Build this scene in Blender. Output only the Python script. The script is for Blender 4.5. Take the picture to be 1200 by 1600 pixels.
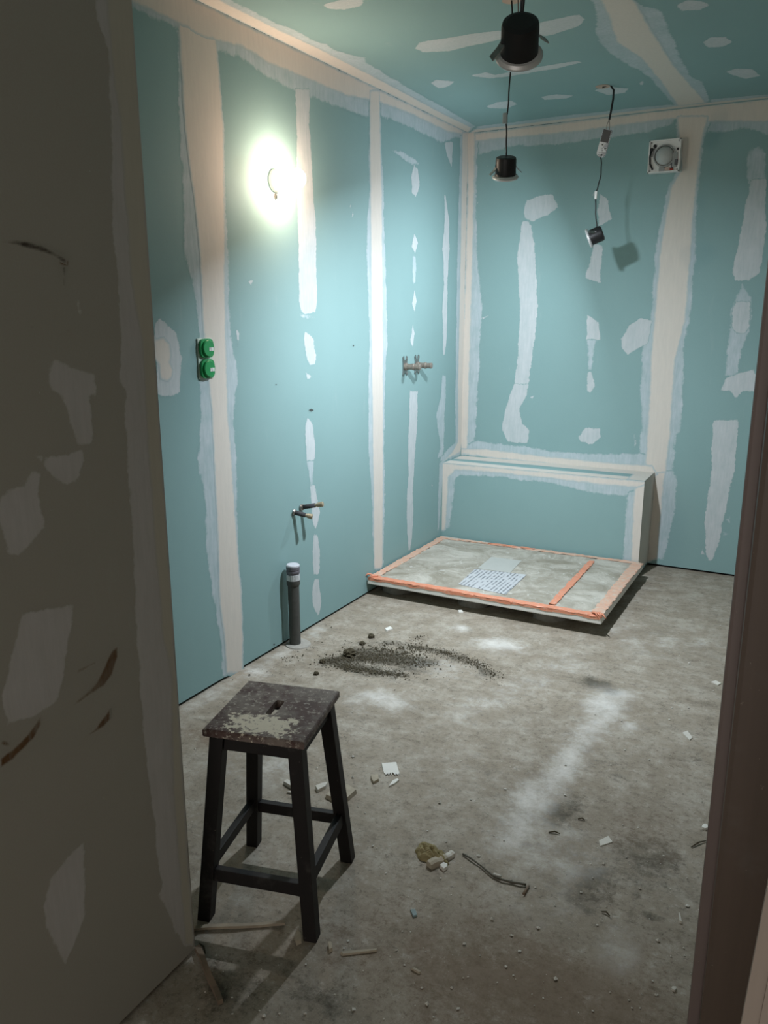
import bpy, bmesh, math, random
import numpy as np
from mathutils import Vector, Matrix
random.seed(7); RNG = np.random.default_rng(7)
for o in list(bpy.data.objects): bpy.data.objects.remove(o)
scene = bpy.context.scene
COL = scene.collection
# ------------------------------------------------------------------ camera
F_PX, YAW, PITCH, ROLL = 1268.26, -0.495935, 0.239586, -0.0015072
CAM = Vector((2.0378, 0.0, 1.45899))
H, YB, XD, YD = 2.5, 4.82, 0.8806, 1.2034          # ceiling, back wall, partition face, partition end
cy, sy, cp, sp = math.cos(YAW), math.sin(YAW), math.cos(PITCH), math.sin(PITCH)
FWD = Vector((sy*cp, cy*cp, -sp)); _r = Vector((cy, -sy, 0)); _u = _r.cross(FWD)
RGT = _r*math.cos(ROLL) + _u*math.sin(ROLL); UPV = _u*math.cos(ROLL) - _r*math.sin(ROLL)
cd = bpy.data.cameras.new('camera'); cam = bpy.data.objects.new('camera', cd); COL.objects.link(cam)
cd.sensor_fit = 'VERTICAL'; cd.sensor_height = 24; cd.lens = F_PX/1600*24; cd.clip_start = .02
M3 = Matrix((RGT, UPV, -FWD)).transposed()
cam.matrix_world = Matrix.Translation(CAM) @ M3.to_4x4()
scene.camera = cam
# ------------------------------------------------------------------ world, exposure
w = bpy.data.worlds.new('world'); scene.world = w; w.use_nodes = True
w.node_tree.nodes['Background'].inputs[0].default_value = (.90, .83, .77, 1)
w.node_tree.nodes['Background'].inputs[1].default_value = .74      # warm fill let in at the open rear, added to brighten the foreground
vs = scene.view_settings; vs.view_transform = 'Standard'; vs.look = 'None'; vs.gamma = 1; vs.use_curve_mapping = False
vs.exposure = 1.35
BULB_L = 68.0; SPOT2 = 14.0; SPOT3 = 3.8
COOL = (.82, .91, 1.0); WARM = (1.0, .75, .56)

# ------------------------------------------------------------------ helpers
def at(px, py, ax, val):
    """the point of the plane (axis ax = val) that was seen at a pixel of the 1200x1600 photograph"""
    d = FWD + RGT*((px-600)/F_PX) - UPV*((py-800)/F_PX)
    t = (val-CAM[ax])/d[ax]
    return CAM + d*t
def flo(px, py): return at(px, py, 2, 0.0)

class NT:
    def __init__(s, name, rough=.8, spec=.3):
        s.m = bpy.data.materials.new(name); s.m.use_nodes = True; s.t = s.m.node_tree; s.n = s.t.nodes; s.b = s.n['Principled BSDF']
        s.b.inputs['Roughness'].default_value = rough; s.b.inputs['Specular IOR Level'].default_value = spec
    def link(s, a, b): s.t.links.new(a, b)
    def val(s, sock, v):
        if hasattr(v, 'is_output') or isinstance(v, bpy.types.NodeSocket): s.link(v, sock)
        else: sock.default_value = v
    def node(s, k, **kw):
        n = s.n.new(k)
        for a, v in kw.items(): setattr(n, a, v)
        return n
    def coord(s, which='Object', scale=(1, 1, 1)):
        c = s.node('ShaderNodeTexCoord'); mp = s.node('ShaderNodeMapping'); s.link(c.outputs[which], mp.inputs[0]); mp.inputs['Scale'].default_value = scale
        return mp.outputs[0]
    def noise(s, vec, scale=5, detail=4, rough=.6, dist=0):
        n = s.node('ShaderNodeTexNoise'); s.link(vec, n.inputs['Vector'])
        n.inputs['Scale'].default_value = scale; n.inputs['Detail'].default_value = detail; n.inputs['Roughness'].default_value = rough; n.inputs['Distortion'].default_value = dist
        return n.outputs['Fac']
    def ramp(s, fac, a, b, c0=(0, 0, 0, 1), c1=(1, 1, 1, 1)):
        r = s.node('ShaderNodeMapRange', interpolation_type='SMOOTHSTEP'); s.val(r.inputs[0], fac); r.inputs[1].default_value = a; r.inputs[2].default_value = b
        return r.outputs[0]
    def math(s, op, a, b=0.0, clamp=False):
        n = s.node('ShaderNodeMath', operation=op, use_clamp=clamp); s.val(n.inputs[0], a); s.val(n.inputs[1], b); return n.outputs[0]
    def mix(s, fac, a, b):
        n = s.node('ShaderNodeMix', data_type='RGBA'); s.val(n.inputs[0], fac)
        for i, v in ((6, a), (7, b)):
            if isinstance(v, tuple): n.inputs[i].default_value = v if len(v) == 4 else (*v, 1)
            else: s.link(v, n.inputs[i])
        return n.outputs[2]
    def attr(s, name):
        n = s.node('ShaderNodeAttribute', attribute_name=name); return n.outputs['Fac']
    def color(s, c): s.val(s.b.inputs['Base Color'], (*c, 1) if isinstance(c, tuple) and len(c) == 3 else c)
    def bump(s, h, strength=.2, dist=.002):
        n = s.node('ShaderNodeBump'); s.link(h, n.inputs['Height']); n.inputs['Strength'].default_value = strength; n.inputs['Distance'].default_value = dist
        s.link(n.outputs[0], s.b.inputs['Normal'])
def lin(r, g, b):
    f = lambda c: ((c/255+.055)/1.055)**2.4 if c > 10 else c/255/12.92
    return (f(r), f(g), f(b))
def simple(name, rgb, rough=.6, spec=.4, var=.12, scale=40, metal=0, bump=.05):
    m = NT(name, rough, spec); v = m.coord(); n = m.noise(v, scale, 5)
    c = lin(*rgb); d = tuple(x*(1-var*2) for x in c); e = tuple(min(1, x*(1+var)) for x in c)
    m.color(m.mix(n, d, e)); m.b.inputs['Metallic'].default_value = metal
    if bump: m.bump(n, bump, .003)
    return m.m

MAT = {}
# green moisture-resistant plasterboard
GREEN = ((124, 155, 154), (132, 163, 162)); GREY = ((150, 145, 134), (160, 154, 143))
def board(name, cols):
    m = NT(name, .75, .25); c, f = board_color(m, *cols); m.color(c); m.bump(f, .05, .001); return m.m
def board_color(m, rgb, rgb2):
    v = m.coord()
    n = m.noise(v, 2.2, 3); f = m.noise(v, 260, 2); sp_ = m.noise(v, 34, 3, .7)
    c = m.mix(n, lin(*rgb), lin(*rgb2)); c = m.mix(m.math('MULTIPLY', f, .12), c, (.5, .6, .6))
    c = m.mix(m.math('MULTIPLY', m.ramp(sp_, .74, .78), .7), c, (.62, .64, .64))
    vs_ = m.coord('Object', (6, 6, 1)); st = m.noise(vs_, 1.6, 4, .7)
    c = m.mix(m.math('MULTIPLY', m.ramp(st, .62, .8), .18), c, (.45, .5, .5))
    return c, f
MAT['green'] = board('green_board', GREEN)
MAT['grey'] = board('grey_board', GREY)
def compound(name, rgb, rgb2, dens, feather, amp, vary, rough=.85, under=GREEN, over=None):
    m = NT(name, rough, .2); v = m.coord(); vs_ = m.coord('Object', (9, 9, 1.2)); vh = m.coord('Object', (1.2, 1.2, 9))
    sd = m.attr('sd')
    n1 = m.noise(v, 70, 6, .75); n2 = m.noise(v, 15, 4, .6); n3 = m.noise(vs_, 9, 4, .7)
    wob = m.math('ADD', m.math('MULTIPLY', m.math('SUBTRACT', n1, .5), amp*5), m.math('MULTIPLY', m.math('SUBTRACT', n2, .5), amp*6))
    edge = m.ramp(m.math('ADD', sd, wob), 0.0, feather)
    body = m.math('ADD', dens, m.math('MULTIPLY', m.math('SUBTRACT', m.math('ADD', m.math('MULTIPLY', n3, .55), m.math('MULTIPLY', n2, .45)), .5), vary*1.4), clamp=True)
    a = m.math('MULTIPLY', edge, body, clamp=True)       # how much the paste hides what it is spread on
    m.link(m.math('GREATER_THAN', m.math('ADD', sd, wob), 0.0), m.b.inputs['Alpha'])
    base, _ = board_color(m, *under)
    if over: base = m.mix(over[1], base, lin(*over[0]))
    m.color(m.mix(a, base, m.mix(n3, lin(*rgb), lin(*rgb2))))
    m.bump(m.math('ADD', m.math('MULTIPLY', n3, .7), m.math('MULTIPLY', n1, .3)), .25, .002)
    return m.m
MAT['thin'] = compound('thin_joint_compound', (190, 196, 202), (202, 207, 212), .55, .012, .006, .9)
MAT['mid'] = compound('filler_compound', (192, 194, 196), (206, 207, 208), .74, .005, .0045, .6)
MAT['thick'] = compound('cream_joint_compound', (200, 192, 182), (212, 205, 195), .95, .014, .003, .2, over=((198, 202, 206), .5))
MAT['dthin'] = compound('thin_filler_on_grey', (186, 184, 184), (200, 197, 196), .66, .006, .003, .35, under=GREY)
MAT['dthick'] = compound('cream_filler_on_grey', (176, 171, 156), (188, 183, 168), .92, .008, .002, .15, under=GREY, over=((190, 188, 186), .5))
MAT['rust'] = compound('rust_stain', (74, 48, 24), (108, 76, 42), .8, .006, .0012, 1.2, under=GREY)
MAT['dirt'] = compound('dark_smear', (40, 30, 26), (60, 48, 38), .8, .006, .0012, 1.2, under=GREY)
MAT['holedark'] = compound('dark_hole_paint', (40, 36, 34), (60, 54, 50), .85, .003, .001, .6)
# concrete floor
def floor_mat():
    m = NT('concrete_floor', .8, .3); v = m.coord()
    n1 = m.noise(v, 1.6, 8, .7, .2); n2 = m.noise(v, 8, 8, .75, .15); n3 = m.noise(v, 55, 8, .8); n4 = m.noise(v, 260, 3, .7); n6 = m.noise(v, 17, 10, .86)
    vst = m.coord('Object', (1, 3, 1)); n5 = m.noise(vst, 5, 8, .75, .3)
    base = m.mix(n1, lin(120, 109, 94), lin(168, 158, 142))
    base = m.mix(m.math('MULTIPLY', m.ramp(n2, .40, .72), .55), base, lin(192, 186, 174))
    base = m.mix(m.math('MULTIPLY', m.ramp(n5, .5, .78), .5), base, lin(92, 86, 74))
    base = m.mix(m.math('MULTIPLY', m.ramp(n3, .52, .66), .65), base, lin(84, 78, 68))
    base = m.mix(m.math('MULTIPLY', m.ramp(n4, .60, .72), .55), base, lin(206, 203, 196))
    base = m.mix(m.math('MULTIPLY', m.ramp(n6, .49, .66), .55), base, lin(86, 79, 68)); base = m.mix(m.math('MULTIPLY', m.ramp(n6, .47, .32), .5), base, lin(200, 195, 186))
    vor = m.math('ADD', m.math('MULTIPLY', n2, .5), m.math('MULTIPLY', n3, .5))
    mott = m.math('MULTIPLY', m.math('SUBTRACT', m.math('ADD', m.math('MULTIPLY', n2, .45), m.math('ADD', m.math('MULTIPLY', n6, .35), m.math('MULTIPLY', n3, .2))), .5), 3.6)
    def patchy(name, a, b, k): return m.math('MULTIPLY', m.math('MULTIPLY', m.ramp(m.math('ADD', m.attr(name), mott), a, b), m.ramp(m.attr(name), .05, .3)), k, clamp=True)
    dust = patchy('dust', .15, 1.25, .66); dark = patchy('dark', .28, .95, .8); brown = patchy('brown', .30, .9, .7)
    base = m.mix(dark, base, lin(62, 57, 45)); base = m.mix(brown, base, lin(116, 97, 78)); base = m.mix(dust, base, lin(228, 226, 221))
    m.color(base); m.bump(m.math('ADD', m.math('MULTIPLY', n3, .6), m.math('MULTIPLY', n2, .8)), .35, .006)
    return m.m
MAT['floor'] = floor_mat()
MAT['gap'] = simple('dark_cavity', (30, 29, 28), .9, .1)
MAT['render'] = simple('plain_plaster', (168, 160, 150), .9, .2, .08, 3)
MAT['black'] = simple('black_plastic', (30, 30, 31), .45, .4, .1, 60, 0, .02)
MAT['cable'] = simple('black_cable', (34, 35, 36), .5, .4, .1, 60, 0, .02)
MAT['white'] = simple('white_plastic', (226, 226, 224), .4, .4, .04, 30, 0, .02)
MAT['steel'] = simple('galvanised_steel', (176, 176, 174), .38, .5, .15, 120, 1, .05)
MAT['ringgrey'] = simple('satin_ring', (205, 205, 204), .35, .5, .05, 60, .3, .02)
MAT['dusty'] = simple('plaster_dusted_metal', (150, 142, 132), .6, .4, .35, 160, .5, .2)
MAT['brass'] = simple('plaster_dusted_brass', (178, 164, 138), .5, .4, .3, 180, .5, .2)
MAT['sleeve'] = simple('grey_insulation_sleeve', (72, 72, 74), .8, .2, .15, 100)
MAT['pvc'] = simple('grey_drain_pvc', (84, 84, 80), .6, .3, .18, 70)
MAT['pvclight'] = simple('light_grey_cap', (196, 198, 204), .5, .3, .1, 70)
MAT['grout'] = simple('grout_ring', (168, 164, 156), .9, .2, .15, 70, 0, .3)
MAT['tray'] = simple('white_tray_edge', (222, 221, 214), .4, .4, .05, 40, 0, .05)
MAT['capgreen'] = simple('green_socket_cap', (36, 146, 82), .4, .4, .10, 60, 0, .03)
MAT['boxrim'] = simple('clear_box_rim', (186, 200, 188), .5, .4, .1, 80)
MAT['plaster'] = simple('plaster_chip', (206, 202, 192), .9, .2, .08, 60, 0, .2)
MAT['beigechip'] = simple('beige_board_chip', (176, 166, 148), .9, .2, .15, 60, 0, .3)
MAT['clay'] = simple('khaki_crumpled', (156, 144, 108), .95, .1, .22, 60, 0, .6)
MAT['lath'] = simple('dusty_lath', (168, 156, 138), .85, .2, .18, 30, 0, .2)
MAT['lathdark'] = simple('weathered_lath', (128, 112, 96), .85, .2, .2, 30, 0, .2)
MAT['soil'] = simple('dark_soil', (88, 81, 66), .95, .1, .3, 90, 0, .5)
MAT['mortar'] = simple('mortar_dab', (150, 147, 140), .95, .1, .2, 50, 0, .6)
MAT['paper'] = simple('white_paper', (222, 220, 212), .9, .2, .05, 40, 0, .1)
MAT['red'] = simple('red_plastic', (150, 56, 40), .5, .3)
MAT['drvgrey'] = simple('dark_grey_cover', (92, 90, 92), .6, .3, .08, 60)
MAT['steelgrey'] = simple('fan_grey', (150, 152, 150), .45, .4, .06, 60)
MAT['motor'] = simple('fan_dome_grey', (176, 178, 176), .4, .45, .05, 30, 0, .02)
def wood(name, c0, c1, rough=.6, grain=(18, 18, 2)):
    m = NT(name, rough, .35); v = m.coord('Object', grain); n = m.noise(v, 4, 6, .65, .4); s = m.noise(m.coord(), 90, 4, .7); b = m.noise(m.coord(), 11, 4, .7)
    c = m.mix(n, lin(*c0), lin(*c1)); c = m.mix(m.math('MULTIPLY', m.ramp(s, .68, .74), .5), c, lin(150, 144, 130)); c = m.mix(m.math('MULTIPLY', m.ramp(b, .56, .75), .25), c, lin(96, 92, 88))
    m.color(c); m.bump(n, .15, .002); return m.m
MAT['stool'] = wood('black_stained_wood', (13, 10, 10), (26, 20, 19))
MAT['jamb'] = wood('brown_door_frame', (76, 65, 57), (88, 75, 66), .5, (20, 20, 1))
MAT['stop'] = wood('mauve_door_stop', (98, 86, 83), (108, 96, 92), .5, (20, 20, 1))
MAT['pale'] = wood('pale_trim_board', (142, 131, 122), (156, 145, 135), .6, (20, 20, 1))
def seat_mat():
    m = NT('stained_stool_top', .6, .35); v = m.coord(); n = m.noise(v, 22, 6, .75, .3); b = m.noise(v, 9, 5, .7); f = m.noise(v, 80, 5, .75)
    c = m.mix(n, lin(52, 33, 32), lin(92, 66, 62))
    c = m.mix(m.math('MULTIPLY', m.ramp(b, .38, .62), .7), c, lin(140, 132, 124))
    c = m.mix(m.math('MULTIPLY', m.ramp(f, .54, .63), .75), c, lin(178, 171, 160))
    sep = m.node('ShaderNodeSeparateXYZ'); m.link(v, sep.inputs[0])
    dx = m.math('DIVIDE', m.math('ADD', sep.outputs[0], .005), .085); dy = m.math('DIVIDE', m.math('ADD', sep.outputs[1], .075), .05)
    r = m.math('ADD', m.math('MULTIPLY', dx, dx), m.math('MULTIPLY', dy, dy))
    msk = m.ramp(m.math('ADD', m.math('MULTIPLY', r, -.13), m.math('ADD', m.math('MULTIPLY', n, .9), m.math('MULTIPLY', f, .8))), .72, .78)
    c = m.mix(m.math('MULTIPLY', msk, .9), c, lin(226, 218, 198))
    m.color(c); m.bump(n, .2, .002); return m.m
MAT['seat'] = seat_mat()
def film_mat():
    m = NT('dusty_protective_film', .55, .35); v = m.coord(); n = m.noise(v, 4, 6, .7, 1.2); f = m.noise(v, 40, 5, .7, .6); q = m.noise(v, 14, 5, .7, 2.0)
    c = m.mix(m.ramp(n, .3, .7), lin(140, 133, 118), lin(192, 187, 176)); c = m.mix(m.math('MULTIPLY', m.ramp(f, .55, .72), .4), c, lin(110, 104, 92))
    c = m.mix(m.math('MULTIPLY', m.ramp(q, .58, .66), .5), c, lin(214, 212, 206)); m.color(c); m.bump(q, .35, .004); return m.m
MAT['film'] = film_mat()
def tape_mat():
    m = NT('orange_tape', .4, .4); v = m.coord(); n = m.noise(v, 16, 5, .75, .8); f = m.noise(v, 60, 4, .7)
    c = m.mix(n, lin(204, 118, 84), lin(222, 158, 130)); c = m.mix(m.math('MULTIPLY', m.ramp(f, .52, .74), .7), c, lin(206, 186, 168)); m.color(c); m.bump(n, .3, .003); return m.m
MAT['tape'] = tape_mat()
def faded_tape():
    m = NT('dusty_orange_tape', .5, .35); v = m.coord(); n = m.noise(v, 14, 5, .75, .8); f = m.noise(v, 50, 4, .7)
    c = m.mix(n, lin(208, 146, 118), lin(204, 180, 160)); c = m.mix(m.math('MULTIPLY', m.ramp(f, .46, .68), .75), c, lin(196, 188, 174)); m.color(c); m.bump(n, .3, .003); return m.m
MAT['tape2'] = faded_tape()
def print_mat(name, paper, ink, scale, sx, th=.5, amount=.8, dr='Y'):
    """illegible fine print: broken dark lines across a white label"""
    m = NT(name, .6, .3); v = m.coord('Object', sx); wv = m.node('ShaderNodeTexWave', wave_type='BANDS', bands_direction=dr); m.link(v, wv.inputs[0]); wv.inputs['Scale'].default_value = scale
    n = m.noise(m.coord('Object', (sx[0]*.9, sx[1]*3, 1)), 60, 3, .6); big = m.noise(m.coord(), 22, 2)
    k = m.math('MULTIPLY', m.ramp(wv.outputs['Fac'], th, th+.15), m.ramp(n, .40, .5)); k = m.math('MULTIPLY', k, m.ramp(big, .40, .5))
    m.color(m.mix(m.math('MULTIPLY', k, amount), lin(*paper), lin(*ink))); return m.m
MAT['labelprint'] = print_mat('printed_label', (186, 188, 190), (70, 76, 84), 15, (1, 1, 1), .5, .75, 'X')
MAT['drvprint'] = print_mat('printed_white_case', (230, 232, 236), (96, 96, 110), 40, (1, 1, 1), .45, .8, 'Z')
MAT['tinyprint'] = print_mat('tiny_label', (214, 222, 214), (96, 84, 96), 60, (1, 1, 1), .3, .7)
def emit(name, col, strength):
    m = NT(name, .3, .3); m.b.inputs['Base Color'].default_value = (.9, .9, .9, 1); m.b.inputs['Emission Color'].default_value = (*col, 1); m.b.inputs['Emission Strength'].default_value = strength; return m.m
MAT['bulb'] = emit('lit_bulb', WARM, BULB_L)
MAT['lens_on'] = emit('lit_led_lens', COOL, 40)
MAT['lens_off'] = simple('led_lens_off', (150, 150, 146), .3, .5, .03, 30, 0, 0)

# mesh builder
class MB:
    def __init__(s): s.v = []; s.f = []; s.sm = []
    def add(s, vs_, fs, smooth=False):
        k = len(s.v); s.v += [tuple(p) for p in vs_]; s.f += [tuple(i+k for i in q) for q in fs]; s.sm += [smooth]*len(fs); return s
    def box(s, a, b, M=None):
        x0, y0, z0 = a; x1, y1, z1 = b
        P = [(x0, y0, z0), (x1, y0, z0), (x1, y1, z0), (x0, y1, z0), (x0, y0, z1), (x1, y0, z1), (x1, y1, z1), (x0, y1, z1)]
        if M: P = [M @ Vector(p) for p in P]
        return s.add(P, [(0, 3, 2, 1), (4, 5, 6, 7), (0, 1, 5, 4), (1, 2, 6, 5), (2, 3, 7, 6), (3, 0, 4, 7)])
    def hexa(s, bot, top):
        return s.add(list(bot)+list(top), [(0, 3, 2, 1), (4, 5, 6, 7), (0, 1, 5, 4), (1, 2, 6, 5), (2, 3, 7, 6), (3, 0, 4, 7)])
    def lathe(s, prof, o=(0, 0, 0), axis=(0, 0, 1), n=24, smooth=True, caps=True):
        """prof: (radius, height along the axis)"""
        o = Vector(o); z = Vector(axis).normalized(); x = z.orthogonal().normalized(); y = z.cross(x); P = []
        for r, h in prof:
            for i in range(n):
                a = 2*math.pi*i/n; P.append(o + z*h + (x*math.cos(a)+y*math.sin(a))*r)
        for j in range(len(prof)-1):      # a ring of its own where the profile turns sharply
            if j > 0:
                a0 = math.atan2(prof[j][1]-prof[j-1][1], prof[j][0]-prof[j-1][0]); a1 = math.atan2(prof[j+1][1]-prof[j][1], prof[j+1][0]-prof[j][0]); da = abs((a1-a0+math.pi) % (2*math.pi)-math.pi)
            if j == 0 or da > .6: k0 = len(s.v); s.v += [tuple(p) for p in P[j*n:(j+1)*n]]
            else: k0 = len(s.v)-n
            k1 = len(s.v); s.v += [tuple(p) for p in P[(j+1)*n:(j+2)*n]]
            s.f += [(k0+i, k0+(i+1) % n, k1+(i+1) % n, k1+i) for i in range(n)]; s.sm += [smooth]*n
        if caps:
            k = len(s.v); s.v += [tuple(p) for p in P]; s.f.append(tuple(k+i for i in reversed(range(n)))); s.f.append(tuple(k+(len(prof)-1)*n+i for i in range(n))); s.sm += [False, False]
        return s
    def tube(s, pts, r, n=8):
        pts = [Vector(p) for p in pts]; P = []; x = None
        rr = r if isinstance(r, (list, tuple)) else [r]*len(pts)
        for i, p in enumerate(pts):
            t = (pts[min(i+1, len(pts)-1)]-pts[max(i-1, 0)]).normalized()
            x = t.orthogonal().normalized() if x is None else (x - t*x.dot(t)).normalized()
            y = t.cross(x)
            for k in range(n):
                a = 2*math.pi*k/n; P.append(p+(x*math.cos(a)+y*math.sin(a))*rr[i])
        m = len(pts); Fs = [(j*n+i, j*n+(i+1) % n, (j+1)*n+(i+1) % n, (j+1)*n+i) for j in range(m-1) for i in range(n)]
        s.add(P, Fs, True); k = len(s.v)-len(P)
        s.f.append(tuple(k+i for i in reversed(range(n)))); s.f.append(tuple(k+(m-1)*n+i for i in range(n))); s.sm += [False, False]
        return s
    def prism(s, poly, lo, hi):
        """poly: base ring of points, extruded between the offset vectors lo and hi"""
        n = len(poly); P = [Vector(p)+Vector(lo) for p in poly]+[Vector(p)+Vector(hi) for p in poly]
        return s.add(P, [tuple(reversed(range(n))), tuple(range(n, 2*n))]+[(i, (i+1) % n, n+(i+1) % n, n+i) for i in range(n)])
    def build(s, name, mat, parent=None, origin=None, bevel=0):
        me = bpy.data.meshes.new(name); o0 = Vector(origin) if origin is not None else Vector((0, 0, 0))
        me.from_pydata([tuple(Vector(p)-o0) for p in s.v], [], s.f); me.polygons.foreach_set('use_smooth', s.sm)
        bm = bmesh.new(); bm.from_mesh(me); bmesh.ops.recalc_face_normals(bm, faces=bm.faces)
        if bevel: bmesh.ops.bevel(bm, geom=list(bm.edges), offset=bevel, segments=2, affect='EDGES', profile=.6)
        bm.to_mesh(me); bm.free(); me.validate()
        me.materials.append(MAT[mat] if isinstance(mat, str) else mat)
        o = bpy.data.objects.new(name, me); COL.objects.link(o); o.location = o0
        if parent: o.parent = parent; o.matrix_parent_inverse = Matrix.Translation(-parent.location) if not any(parent.rotation_euler) else parent.matrix_world.inverted()
        return o
def tag(o, label=None, cat=None, group=None, kind=None):
    if label: o['label'] = label
    if cat: o['category'] = cat
    if group: o['group'] = group
    if kind: o['kind'] = kind
    return o
def empty(name, loc, label, cat, group=None):
    o = bpy.data.objects.new(name, None); COL.objects.link(o); o.location = loc; o.empty_display_size = .05
    return tag(o, label, cat, group)
def struct(o, label, cat): return tag(o, label, cat, None, 'structure')

# ------------------------------------------------------------------ structure
XR = 2.62; Y0 = -1.7; T = .0125
def panels(parent, rects, ax, val, sgn, mat='green', g=.0012):
    """plasterboard sheets on the plane axis=val whose front faces sgn"""
    for (u0, u1, v0, v1) in rects:
        a = [0, 0, 0]; b = [0, 0, 0]; ua, va = [i for i in range(3) if i != ax]
        a[ua], b[ua], a[va], b[va] = u0+g, u1-g, v0+g, v1-g
        a[ax], b[ax] = (val-T, val) if sgn > 0 else (val, val+T)
        MB().box(a, b).build('plasterboard_panel', mat, parent)
wl = MB().box((-.12, YD-.1, 0), (-.014, YB+.1, H)).build('wall_left', 'gap'); struct(wl, 'left wall of green plasterboard sheets with filled joints', 'wall')
panels(wl, [(1.19, 2.44, .012, H), (2.44, 3.69, .012, H), (3.69, YB, .012, H)], 0, 0.0, 1)
wb = MB().box((-.12, YB+.014, 0), (XR, YB+.12, H)).build('wall_back', 'gap'); struct(wb, 'back wall of green plasterboard above the shower tray', 'wall')
panels(wb, [(0, 1.228, .012, H), (1.228, 2.43, .012, H), (2.43, XR, .012, H)], 1, YB, -1)
ce = MB().box((-.12, Y0, H+.014), (XR+.1, YB+.12, H+.1)).build('ceiling', 'gap'); struct(ce, 'green plasterboard ceiling with a wide filled joint', 'ceiling')
panels(ce, [(0, 1.28, 3.0-.62, YB), (1.28, XR, 2.0, YB), (0, 1.28, Y0, 2.38), (1.28, XR, Y0, 2.0)], 2, H, -1)
wr = MB().box((XR, Y0, 0), (XR+.1, YB+.12, H)).build('wall_right', 'render'); struct(wr, 'right side wall of the room outside the view', 'wall')
# low boxing under the back wall
BX, BY, BZ = 1.216, 4.534, .562
bx = MB().box((.0, BY+.014, 0), (BX-.014, YB-.001, BZ-.014)).build('wall_boxing', 'gap'); struct(bx, 'low boxed-in ledge of green plasterboard behind the shower tray', 'ledge')
MB().box((0, BY, .012), (BX-T, BY+T, BZ-T)).build('front_panel', 'green', bx)
MB().box((0, BY, BZ-T), (BX, YB, BZ)).build('top_panel', 'green', bx)
MB().box((BX-T, BY, .012), (BX, YB, BZ-T)).build('side_panel', 'green', bx)
# dark partition at the left of the viewer, and what closes the hall behind
wp = MB().box((.2, Y0, 0), (XD-.014, YD-.013, H)).build('wall_partition', 'gap'); struct(wp, 'shadowed grey partition wall with filler patches and rust marks', 'wall')
MB().box((XD-T, Y0, .012), (XD, YD, H)).build('plasterboard_panel', 'grey', wp)
MB().box((.0, YD-T, .012), (XD-T, YD, H)).build('plasterboard_panel', 'grey', wp)
wf = MB().box((2.075, .86, 0), (XR, .96, H)).build('wall_front', 'render'); struct(wf, 'short wall return beside the brown door frame', 'wall')
# door frame on the right
dj = MB().box((1.990, .85, 0), (2.075, .97, H)).build('trim_1', 'jamb', None, None, .006); struct(dj, 'brown wooden door frame post at the right edge', 'door frame')
MB().box((1.9735, .905, 0), (1.99, .955, H)).build('door_stop', 'stop', dj, None, .004)
# leaning pale trim board in the lower right corner
pa, pb = at(1200, 1380, 1, .6), at(1158, 1600, 1, .6); dd = (pa-pb)/(pa.z-pb.z)
l0, l1 = pb-dd*pb.z, pb+dd*(H-.02-pb.z)
tb = MB()
for (o0, o1, yy0, yy1) in ((0, .012, .600, .618), (.012, .020, .595, .618), (.020, .034, .600, .618), (.034, .075, .588, .618)):
    tb.hexa([(l0.x+o0, yy0, 0), (l0.x+o1, yy0, 0), (l0.x+o1, yy1, 0), (l0.x+o0, yy1, 0)], [(l1.x+o0, yy0, l1.z), (l1.x+o1, yy0, l1.z), (l1.x+o1, yy1, l1.z), (l1.x+o0, yy1, l1.z)])
struct(tb.build('trim_2', 'pale'), 'pale moulded trim board in the lower right corner', 'trim')
# floor with its worn patches and a painted pool of light
nx, ny = 220, 540
xs = np.linspace(-.12, XR, nx); ys = np.linspace(Y0, YB+.1, ny); gx, gy = np.meshgrid(xs, ys)
masks = {k: np.zeros_like(gx) for k in ('dust', 'dark', 'brown')}
def spot(kind, px, py, rx, ry=None, s=1, rot=0):
    c = flo(px, py); ry = ry or rx; dx, dy = gx-c.x, gy-c.y; ca, sa = math.cos(rot), math.sin(rot)
    u, v = (dx*ca+dy*sa)/rx, (-dx*sa+dy*ca)/ry
    masks[kind] = np.maximum(masks[kind], s*np.exp(-(u*u+v*v)*.9))
def streak(kind, pts, r, s):
    P = [flo(*q) for q in pts]
    for a, b in zip(P[:-1], P[1:]):
        ax, ay, bx_, by_ = a.x, a.y, b.x, b.y; l2 = (bx_-ax)**2+(by_-ay)**2
        t = np.clip(((gx-ax)*(bx_-ax)+(gy-ay)*(by_-ay))/l2, 0, 1); d = np.hypot(gx-ax-t*(bx_-ax), gy-ay-t*(by_-ay))
        masks[kind] = np.maximum(masks[kind], s*np.exp(-(d/r)**2))
for a in ((780, 1008, .13, .09, .9), (720, 980, .05, .05, .9), (690, 1045, .15, .10, .5), (600, 1092, .13, .1, .8), (560, 1100, .1, .1, .5), (940, 1100, .08, .16, .9), (985, 1135, .05, .05, .8), (830, 1240, .07, .13, .75), (870, 1340, .14, .16, .55),  # first spot is the downlight's bright pool painted into the colour, the rest dust
          (430, 1200, .09, .12, .6), (345, 1200, .08, .1, .5), (440, 1125, .1, .1, .4), (960, 1480, .06, .09, .6), (1000, 1000, .3, .2, .35), (860, 1430, .2, .1, .3), (740, 1200, .2, .2, .25), (400, 1050, .08, .06, .7), (330, 1085, .06, .1, .6), (460, 1010, .08, .06, .6), (1080, 1000, .2, .2, .3)): spot('dust', *a)
streak('dust', [(975, 1085), (900, 1170), (850, 1240), (790, 1320)], .07, .75); streak('dust', [(300, 1105), (400, 1045), (500, 985)], .05, .45)
streak('dust', [(720, 1120), (900, 1030)], .10, .4)
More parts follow.
